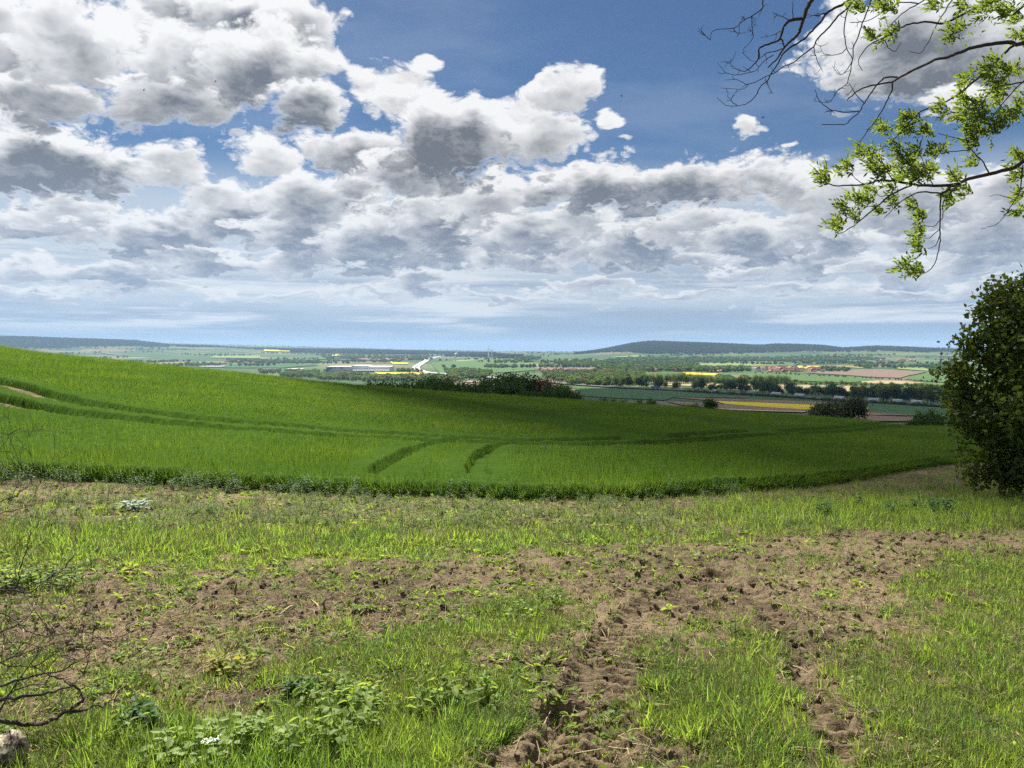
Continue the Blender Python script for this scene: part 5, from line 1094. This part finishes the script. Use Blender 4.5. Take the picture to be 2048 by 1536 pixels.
# limbs from the trunk, beside the view, out to the boughs
T = lambda x, y, z: np.array([x, y, z]) - al
segs += [[(T(8.2, 7.6, al[2] - .5), .30), (T(8.15, 7.6, 1.2), .24), (T(8.0, 7.5, 3.0), .20), (T(7.9, 7.4, 5.0), .15), (T(8.2, 7.6, 7.5), .08), (T(8.0, 7.3, 9.5), .03)],
         [(T(8.1, 7.5, 2.3), .11), (T(6.8, 7.0, 3.0), .07), (px3(2190, 270, AY - .28) - al, .026)], [(T(7.95, 7.5, 3.6), .11), (T(6.5, 7.2, 4.5), .06), (px3(2190, 60, AY - .14) - al, .024)],
         [(T(7.9, 7.4, 4.9), .12), (T(6.0, 7.3, 6.1), .09), (T(4.4, 7.1, 6.2), .06), (px3(1690, -150, AY) - al, .026)]]
for (u_, v_, dy_) in ((1760, -60, .15), (1730, -40, .25), (1755, -50, .3), (1715, -50, .3), (1920, -40, .1), (1900, -40, .2), (2080, -40, .1), (2090, -40, 0), (1530, -80, -.3)):
    segs.append([(T(3.0 + (u_ - 1500) * .0045, 7.1, 6.0), .018), ((px3(u_, v_, AY + dy_ * 1.4) - al) * .5 + T(2.9 + (u_ - 1500) * .0045, 7.1, 5.8) * .5, .012), (px3(u_, v_, AY + dy_ * 1.4) - al, .007)])
for (u_, v_, dy_) in ((2120, 150, -.3), (2100, 120, -.3)): segs.append([(T(6.5, 7.2, 4.5), .02), (px3(u_, v_, AY + dy_ * 1.4) - al, .008)])
obj('boughs', rods_mesh('boughs', segs, m_bark, 6), ash)
CL = [(1828, 237, 26), (1773, 259, 19), (1815, 259, 25), (1855, 259, 18), (1726, 304, 22), (1749, 319, 30), (1768, 338, 28), (1798, 299, 20), (1833, 306, 20), (1875, 299, 22), (1825, 331, 35), (1843, 351, 25), (1803, 348, 22), (1697, 343, 22), (1650, 346, 14), (1657, 363, 10), (1867, 343, 20), (1917, 351, 18), (1929, 383, 22), (1905, 398, 16), (1714, 398, 20), (1739, 403, 16), (1689, 413, 14), (1679, 450, 22), (1714, 432, 12), (1791, 400, 12), (1833, 408, 12), (1845, 430, 17), (1840, 465, 17), (1843, 492, 18), (1813, 539, 24), (1843, 541, 16), (1763, 425, 8), (1749, 377, 6), (1788, 376, 8),
      (1890, 220, 16), (1929, 225, 22), (1937, 245, 20), (1966, 232, 22), (1971, 262, 22), (2001, 249, 25), (2016, 237, 20), (1951, 294, 18), (1951, 324, 15), (1938, 158, 18), (1989, 131, 22), (2011, 141, 22), (1980, 153, 20), (2006, 178, 25), (1934, 195, 20), (1997, 195, 20), (2031, 141, 15), (1717, 17, 22), (1782, 17, 22), (1768, 8, 18), (1751, 71, 18), (1785, 66, 16), (1904, 68, 20), (1921, 58, 12), (1878, 10, 18), (1929, 10, 14), (1965, 25, 22), (1989, 8, 15), (2014, 20, 22), (2036, 34, 18), (2043, 71, 14), (2038, 311, 20), (2036, 348, 20), (2040, 428, 12), (2040, 388, 12), (1950, 270, 18), (1960, 205, 18), (2035, 225, 18), (2050, 200, 25)]
V, Fc = [], []
for (u_, v_, r_) in CL:
    Yc = AY + rs.normal(0, .12) - .2
    for k in range(int(4 + r_ * .72)):
        a = rs.uniform(0, 6.28); q_ = r_ * .72 * math.sqrt(rs.random()); p0 = px3(u_ + q_ * math.cos(a), v_ + q_ * math.sin(a), Yc + rs.normal(0, .08)) - al
        ax = np.array([-.75, 0, .25]) + rs.normal(0, .55, 3); ax /= np.linalg.norm(ax); L = rs.uniform(.06, .11)
        sd_ = np.cross(ax, rs.normal(0, 1, 3)); sd_ /= np.linalg.norm(sd_)
        for j in range(4):
            b0 = p0 + ax * L * (j / 3.3)
            for sgn in ((-1, 1) if j < 3 else (0,)):
                dr = ax * .85 + sd_ * sgn * .8 + rs.normal(0, .18, 3) + np.array([-.15, 0, .05]); leaf_faces(b0, dr, rs.normal(0, 1, 3), rs.uniform(.036, .060), .020, V, Fc, .12)
for k in range(1500):                                                        # crown above and beside the view
    c_ = T(8.2, 7.5, 7.4) + rs.normal(0, 1, 3) * np.array([1.3, 1.5, 1.3]); 
    if (c_ + al)[0] < 5.6: continue
    for j in range(7): leaf_faces(c_ + rs.normal(0, .07, 3), rs.normal(0, 1, 3), rs.normal(0, 1, 3), .07, .03, V, Fc)
obj('foliage', mesh_np('foliage', V, Fc, m_ashl), ash)

# ---------------------------------------------------------------- dead brushwood and a log at the left
m_deadb = plain('dead_branch_bark', (.060, .048, .040), .9, .5, 25); m_log, gq, b, o = newmat('log_bark'); nq = gq.noise(pos(gq), 22, 5, .65); gq.put(b.inputs['Base Color'], gq.ramp(gq.m('ADD', gq.m('MULTIPLY', nq, .7), gq.m('MULTIPLY', gq.noise(pos(gq), 70, 3, .6), .3)), [(.40, (.03, .022, .016)), (.47, (.13, .10, .07)), (.52, (.30, .26, .17)), (.62, (.42, .37, .27))])); b.inputs['Roughness'].default_value = .95
def brush(name, label, lines, Y0, seed, twigs, mat=m_deadb, cat='branch'):
    r_ = np.random.default_rng(seed); b0 = px3(*lines[0][2][0], Y0); g_ = on(float(b0[0]), Y0); o_ = empty(name, g_); tag(o_, label, cat); ol = np.array(g_); sg = []
    for (r0, dy_, px) in lines:
        pts = cr(px, 4); n = len(pts); pl = []
        for i, (a, b_) in enumerate(pts):
            yy = Y0 + dy_ * (i / (n - 1)) + .03 * math.sin(i * .9 + seed); q_ = px3(a + r_.normal(0, 1.8), b_ + r_.normal(0, 1.8), yy)
            q_[2] = max(q_[2], float(H(q_[0], q_[1])) + .005); pl.append((q_ - ol, r0 * .8 * (1 - .75 * i / (n - 1)) * Y0 / F))
        sg.append(pl)
    main = list(sg); tw = []
    def grow(p, d_, L, r0, lv):
        n = 4; pl = [(p, r0)]
        for i in range(n):
            d_ = d_ + r_.normal(0, .22, 3) + np.array([0, 0, .03]); d_ /= np.linalg.norm(d_); p = p + d_ * L / n; pl.append((p, r0 * (1 - .8 * (i + 1) / n)))
            if lv > 0 and r_.random() < .8: d2 = d_ + r_.normal(0, .6, 3); grow(p, d2 / np.linalg.norm(d2), L * r_.uniform(.4, .7), max(.0011, r0 * .55), lv - 1)
        tw.append(pl)
    for k in range(twigs):
        pl = main[int(r_.integers(0, len(main)))]; i = int(r_.integers(1, len(pl))); d_ = r_.normal(0, 1, 3); d_[2] = abs(d_[2]) * .7; d_ /= np.linalg.norm(d_)
        grow(np.array(pl[i][0]), d_, r_.uniform(.12, .42), max(.0016, pl[i][1] * .5), 2)
    obj('stem', rods_mesh('stem', main, mat, 7), o_)
    if tw: obj('twigs', rods_mesh('twigs', tw, mat, 4), o_)
    return o_
brush('dead_shrub', 'leafless dead shrub with fine curling twigs at the left margin', [(2.6, .2, [(-60, 1190), (0, 1172), (30, 1176), (70, 1168), (110, 1150), (130, 1135), (150, 1100), (150, 1065), (143, 1043)]), (2.2, .1, [(-50, 1200), (0, 1182), (60, 1183), (95, 1160), (125, 1141), (165, 1140), (195, 1118)]), (1.8, -.1, [(36, 1172), (42, 1125), (55, 1090), (62, 1060), (58, 1045)]), (1.9, 0, [(-60, 1050), (0, 1005), (40, 985), (60, 962), (66, 940)]), (1.8, .1, [(-60, 1060), (0, 1030), (45, 1015), (88, 1003)]), (1.4, .1, [(-50, 900), (0, 875), (45, 859)]), (2.2, -.2, [(-60, 1230), (0, 1225), (45, 1252), (80, 1272), (130, 1268), (185, 1262)]), (2.5, .2, [(-80, 1320), (-60, 1190), (-60, 1050), (-50, 900)])], 3.35, 3, 20)
brush('brushwood', 'tangle of dark dead branches lying on the litter at the left edge', [(6.5, .05, [(-80, 1400), (0, 1397), (60, 1393), (110, 1382), (152, 1371)]), (3.8, .1, [(-60, 1385), (0, 1373), (60, 1355), (120, 1340), (160, 1320), (182, 1308)]), (1.7, .2, [(143, 1372), (170, 1345), (180, 1305), (187, 1270), (188, 1230), (196, 1200)]), (2.0, .2, [(-40, 1340), (40, 1310), (90, 1290), (150, 1280)]), (1.8, .1, [(-20, 1320), (60, 1335), (120, 1300), (190, 1240)]), (2.0, .2, [(-60, 1290), (10, 1260), (70, 1220), (100, 1180)])], 3.3, 5, 30)
brush('fallen_branch', 'thick crooked dead branch with a fork lying beside the log', [(6.0, .1, [(-40, 1436), (0, 1442), (60, 1450), (95, 1445), (130, 1426), (150, 1412), (166, 1400), (160, 1384), (143, 1370), (120, 1358), (95, 1348), (65, 1332)]), (3.2, .1, [(140, 1424), (190, 1415), (215, 1405), (243, 1387)])], 3.22, 7, 6)
lg = px3(-10, 1512, 2.98); lo = empty('log', on(float(lg[0]), 2.98)); tag(lo, 'short weathered log with pale flaking bark lying at the left edge', 'log'); lb_ = np.array(lo.location)
V = []; N = 40; A0 = px3(-75, 1560, 2.86) - lb_; A1 = px3(34, 1487, 3.08) - lb_; dd = (A1 - A0) / np.linalg.norm(A1 - A0); s1 = np.cross(dd, [0, 0, 1]); s1 /= np.linalg.norm(s1); s2 = np.cross(s1, dd)
pl_r = 30
for i in range(pl_r):
    c_ = A0 + (A1 - A0) * i / (pl_r - 1)
    for j in range(N):
        a = 2 * math.pi * j / N; rr_ = .062 * (1 + .10 * float(pn(math.cos(a) * 1.5 + i * .2, math.sin(a) * 1.5, 9)) + .22 * float(pn(math.cos(a) * 5 + i * 2.1, math.sin(a) * 5, 3))); V.append(c_ + (s1 * math.cos(a) + s2 * math.sin(a)) * rr_)
V = np.array(V); V[:, 2] += .0
obj('bark', mesh_np('bark', V, [(i * N + j, i * N + (j + 1) % N, (i + 1) * N + (j + 1) % N, (i + 1) * N + j) for i in range(pl_r - 1) for j in range(N)], m_log, smooth_=True), lo)
obj('cut_end', mesh_np('cut_end', V[-N:], [tuple(range(N))], plain('cut_wood', (.20, .13, .07), .9, .4, 40)), lo); obj('cut_end', mesh_np('cut_end', V[:N], [tuple(range(N))[::-1]], m_stick), lo)

# ---------------------------------------------------------------- single weeds that stand out
m_sap = leafmat('sapling_leaf', (.130, .200, .050), (.210, .280, .075), (.46, .60, .08), .40, .38, spec=.45); m_pale = leafmat('thistle_leaf', (.24, .30, .22), (.42, .47, .38), (.30, .38, .22), .25, .6); m_ycl = leafmat('yellowing_leaf', (.17, .20, .035), (.30, .27, .045), (.45, .42, .06), .4, .5); m_nett = leafmat('nettle_leaf', (.035, .080, .020), (.060, .115, .030), (.14, .26, .04), .35, .5); m_petal = plain('white_petal', (.75, .75, .72), .6, .05, 5)
def weed(u_, v_, s_, mat, n, h_, leaf, label, group=None, name='broadleaf_weed', asp=.66, cat='weed'):
    p = at(u_, v_, 2, 14); p.z = float(ground_detail(np.array([p.x]), np.array([p.y]))[0]); o_ = empty(name, p, rs.uniform(0, 6.28)); tag(o_, label, cat, group)
    sg, V, Fc = [], [], []
    for k in range(n):
        a = rs.uniform(0, 6.28); d_ = rs.uniform(0, .05) * s_; b0 = np.array([d_ * math.cos(a), d_ * math.sin(a), -.01]); hh = h_ * rs.uniform(.6, 1.1); tp = b0 + np.array([rs.normal(0, .2) * hh, rs.normal(0, .2) * hh, hh]); sg.append([(b0, .0028), ((b0 + tp) / 2 + rs.normal(0, .008, 3), .0022), (tp, .0014)])
        nl = int(3 + hh / .045)
        for j in range(nl):
            f_ = .25 + .75 * (j + 1) / nl; a2 = j * 1.62 + k
            for q_ in (0, math.pi):
                el = rs.uniform(0, .5); dr = np.array([math.cos(a2 + q_) * math.cos(el), math.sin(a2 + q_) * math.cos(el), math.sin(el) - .1]); L = leaf * rs.uniform(.7, 1.15)
                leaf_faces(b0 + (tp - b0) * f_ + dr * L * .2, dr, np.array([0, 0, 1.0]) + rs.normal(0, .35, 3), L, L * asp, V, Fc, .1)
    obj('stem', rods_mesh('stem', sg, m_nett, 4), o_); obj('leaves', mesh_np('leaves', V, Fc, mat), o_); return o_
for (u_, v_) in ((318, 1525), (352, 1508), (388, 1512), (420, 1500), (452, 1520), (480, 1490), (505, 1500), (528, 1478), (552, 1502), (400, 1532), (440, 1535), (585, 1520)):
    weed(u_, v_, 1.0, m_sap, 2, .11, .050, 'bright broad-leaved sapling weed in the patch above the white flowers', 'bright sapling weeds')
for (u_, v_) in ((440, 1352), (425, 1346), (458, 1350)): weed(u_, v_, 1.6, m_ycl, 4, .085, .045, 'yellowing low leafy clump on the bare soil', 'yellowing clump')
for (u_, v_) in ((720, 1415), (740, 1408), (705, 1412), (735, 1420)): weed(u_, v_, 1.4, m_sap, 4, .09, .045, 'bushy green weed with a dark hollow under it in the turf', 'weeds of the dark hollow')
for (u_, v_) in ((600, 1395), (590, 1388)): weed(u_, v_, 1.4, m_nett, 5, .10, .035, 'fine-leaved green weed tuft between bare soil and turf', 'fine-leaved tuft')
for k in range(16): weed(rs.uniform(-10, 150), rs.uniform(1150, 1188), 1.6, m_broad, 4, .13, .05, 'dark green nettle behind the dead shrub', 'nettles behind the dead shrub', 'nettle')
for (u_, v_) in ((275, 1455), (285, 1448), (300, 1462)): weed(u_, v_, 1.3, m_nett, 4, .09, .05, 'dark leafy weed beside the orange-tinted leaves near the log', 'dark weeds near the log')
for (u_, v_) in ((256, 1022), (272, 1019), (265, 1024)): weed(u_, v_, 2.2, m_pale, 4, .12, .14, 'pale silvery thistle rosette on the weedy strip', 'silvery thistle', 'thistle', .4)
for k in range(12): weed(rs.uniform(1590, 1900), rs.uniform(1020, 1036), 2.5, m_nett, 4, .22, .07, 'dark leafy weed clump in the long verge grass', 'verge weeds')
for k in range(46):
    u_ = rs.uniform(-20, 760) if k < 34 else rs.uniform(760, 1500); v_ = float(np.interp(u_, [0, 300, 500, 740, 1024, 1300, 1500], [966, 977, 986, 996, 1003, 999, 988])) + rs.uniform(-1, 6)
    weed(u_, v_ - 3, 6.0, m_nett, 5, rs.uniform(.18, .36), .05, 'tall weed growing against the front edge of the crop', 'weeds along the crop edge', 'tall_weed', .45)
fl_V = []
for k, (u_, v_) in enumerate(((398, 1500), (405, 1503), (412, 1498), (420, 1499), (428, 1502), (436, 1497), (418, 1506))):
    p = at(u_, v_ + 26, 2, 14); p.z = float(ground_detail(np.array([p.x]), np.array([p.y]))[0]); o_ = empty('white_flower', p); tag(o_, 'tiny white flower head among the sapling weeds', 'flower', 'white flowers')
    obj('stem', rods_mesh('stem', [[((0, 0, -.01), .0016), ((.004, 0, .05), .0014), ((0, 0, .09), .001)]], m_nett, 4), o_); V, Fc = [], []
    for j in range(10): a = j * .628; leaf_faces(np.array([0, 0, .09]) + rs.normal(0, .004, 3), np.array([math.cos(a), math.sin(a), .4]), np.array([0, 0, 1.0]), .007, .006, V, Fc)
    obj('petals', mesh_np('petals', V, Fc, m_petal), o_)

# ---------------------------------------------------------------- sticks and stubs on the bare soil
for k, (a, b_, c_, d_, r_) in enumerate(((503, 1272, 560, 1262, 3), (520, 1300, 500, 1262, 2), (845, 1140, 862, 1118, 2), (590, 1215, 560, 1235, 2.5), (700, 1300, 752, 1296, 2.5), (440, 1180, 405, 1205, 2), (640, 1222, 622, 1205, 2), (470, 1195, 478, 1168, 3), (650, 1226, 650, 1206, 3), (420, 1290, 470, 1270, 2), (1085, 1370, 1098, 1392, 2.5), (1715, 1480, 1722, 1505, 2.5), (230, 1200, 300, 1192, 2.5), (535, 1385, 580, 1389, 2.5), (160, 1290, 230, 1280, 2))):
    p = at(a, b_, 2, 14); q_ = at(c_, d_, 2, 14); e_ = q_ - p
    if k in (7, 8): q_ = p + Vector((.01, .01, .075)); e_ = q_ - p
    o_ = obj('stick', rods_mesh('stick', [[((0, 0, .015), r_ * p.y / F * .8), ((e_.x * .45 + rs.normal(0, .01), e_.y * .45, e_.z * .5 + .03), r_ * p.y / F * .75), ((e_.x, e_.y, e_.z + .02), r_ * p.y / F * .4)]], m_stick if k % 3 else m_dry, 6)); o_.location = p
    tag(o_, 'short broken stub standing out of the soil' if k in (7, 8) else 'broken dry stick lying on the bare soil', 'stick', 'stubs' if k in (7, 8) else 'sticks on the soil')

# ---------------------------------------------------------------- swallows in the sky
m_bird = plain('dark_plumage', (.02, .02, .025), .7, .1, 5)
def bird(u_, v_, Y, span, roll, head):
    p = px3(u_, v_, Y); V = [(0, .09, 0), (.018, .05, .012), (-.018, .05, .012), (0, .05, -.016), (.02, -.02, .012), (-.02, -.02, .012), (0, -.02, -.018), (.012, -.09, .004), (-.012, -.09, .004), (0, -.09, -.006), (.035, -.16, 0), (-.035, -.16, 0), (0, -.11, 0),
         (.09, .045, .03), (.08, -.01, .03), (.17, -.04, .01), (-.09, .045, .03), (-.08, -.01, .03), (-.17, -.04, .01)]
    Fc = [(0, 1, 2), (0, 3, 1), (0, 2, 3), (1, 4, 5, 2), (1, 3, 6, 4), (2, 5, 6, 3), (4, 7, 8, 5), (4, 6, 9, 7), (5, 8, 9, 6), (7, 10, 12), (8, 12, 11), (7, 12, 9), (8, 9, 12), (1, 13, 14, 4), (13, 15, 14), (2, 5, 17, 16), (16, 17, 18)]
    o_ = obj('swallow', mesh_np('swallow', np.array(V) * span / .34, Fc, m_bird)); o_.location = p; o_.rotation_euler = (.2, roll, head); tag(o_, 'tiny dark swallow flying below the clouds', 'bird', 'swallows in the sky')
for k, (u_, v_) in enumerate(((252, 162), (288, 180), (431, 163), (377, 294), (246, 404), (622, 512), (299, 627), (140, 657), (1526, 235), (1243, 192))): bird(u_, v_, 60 + 6 * (k % 4), .34, rs.uniform(-.6, .6), rs.uniform(0, 6.28))
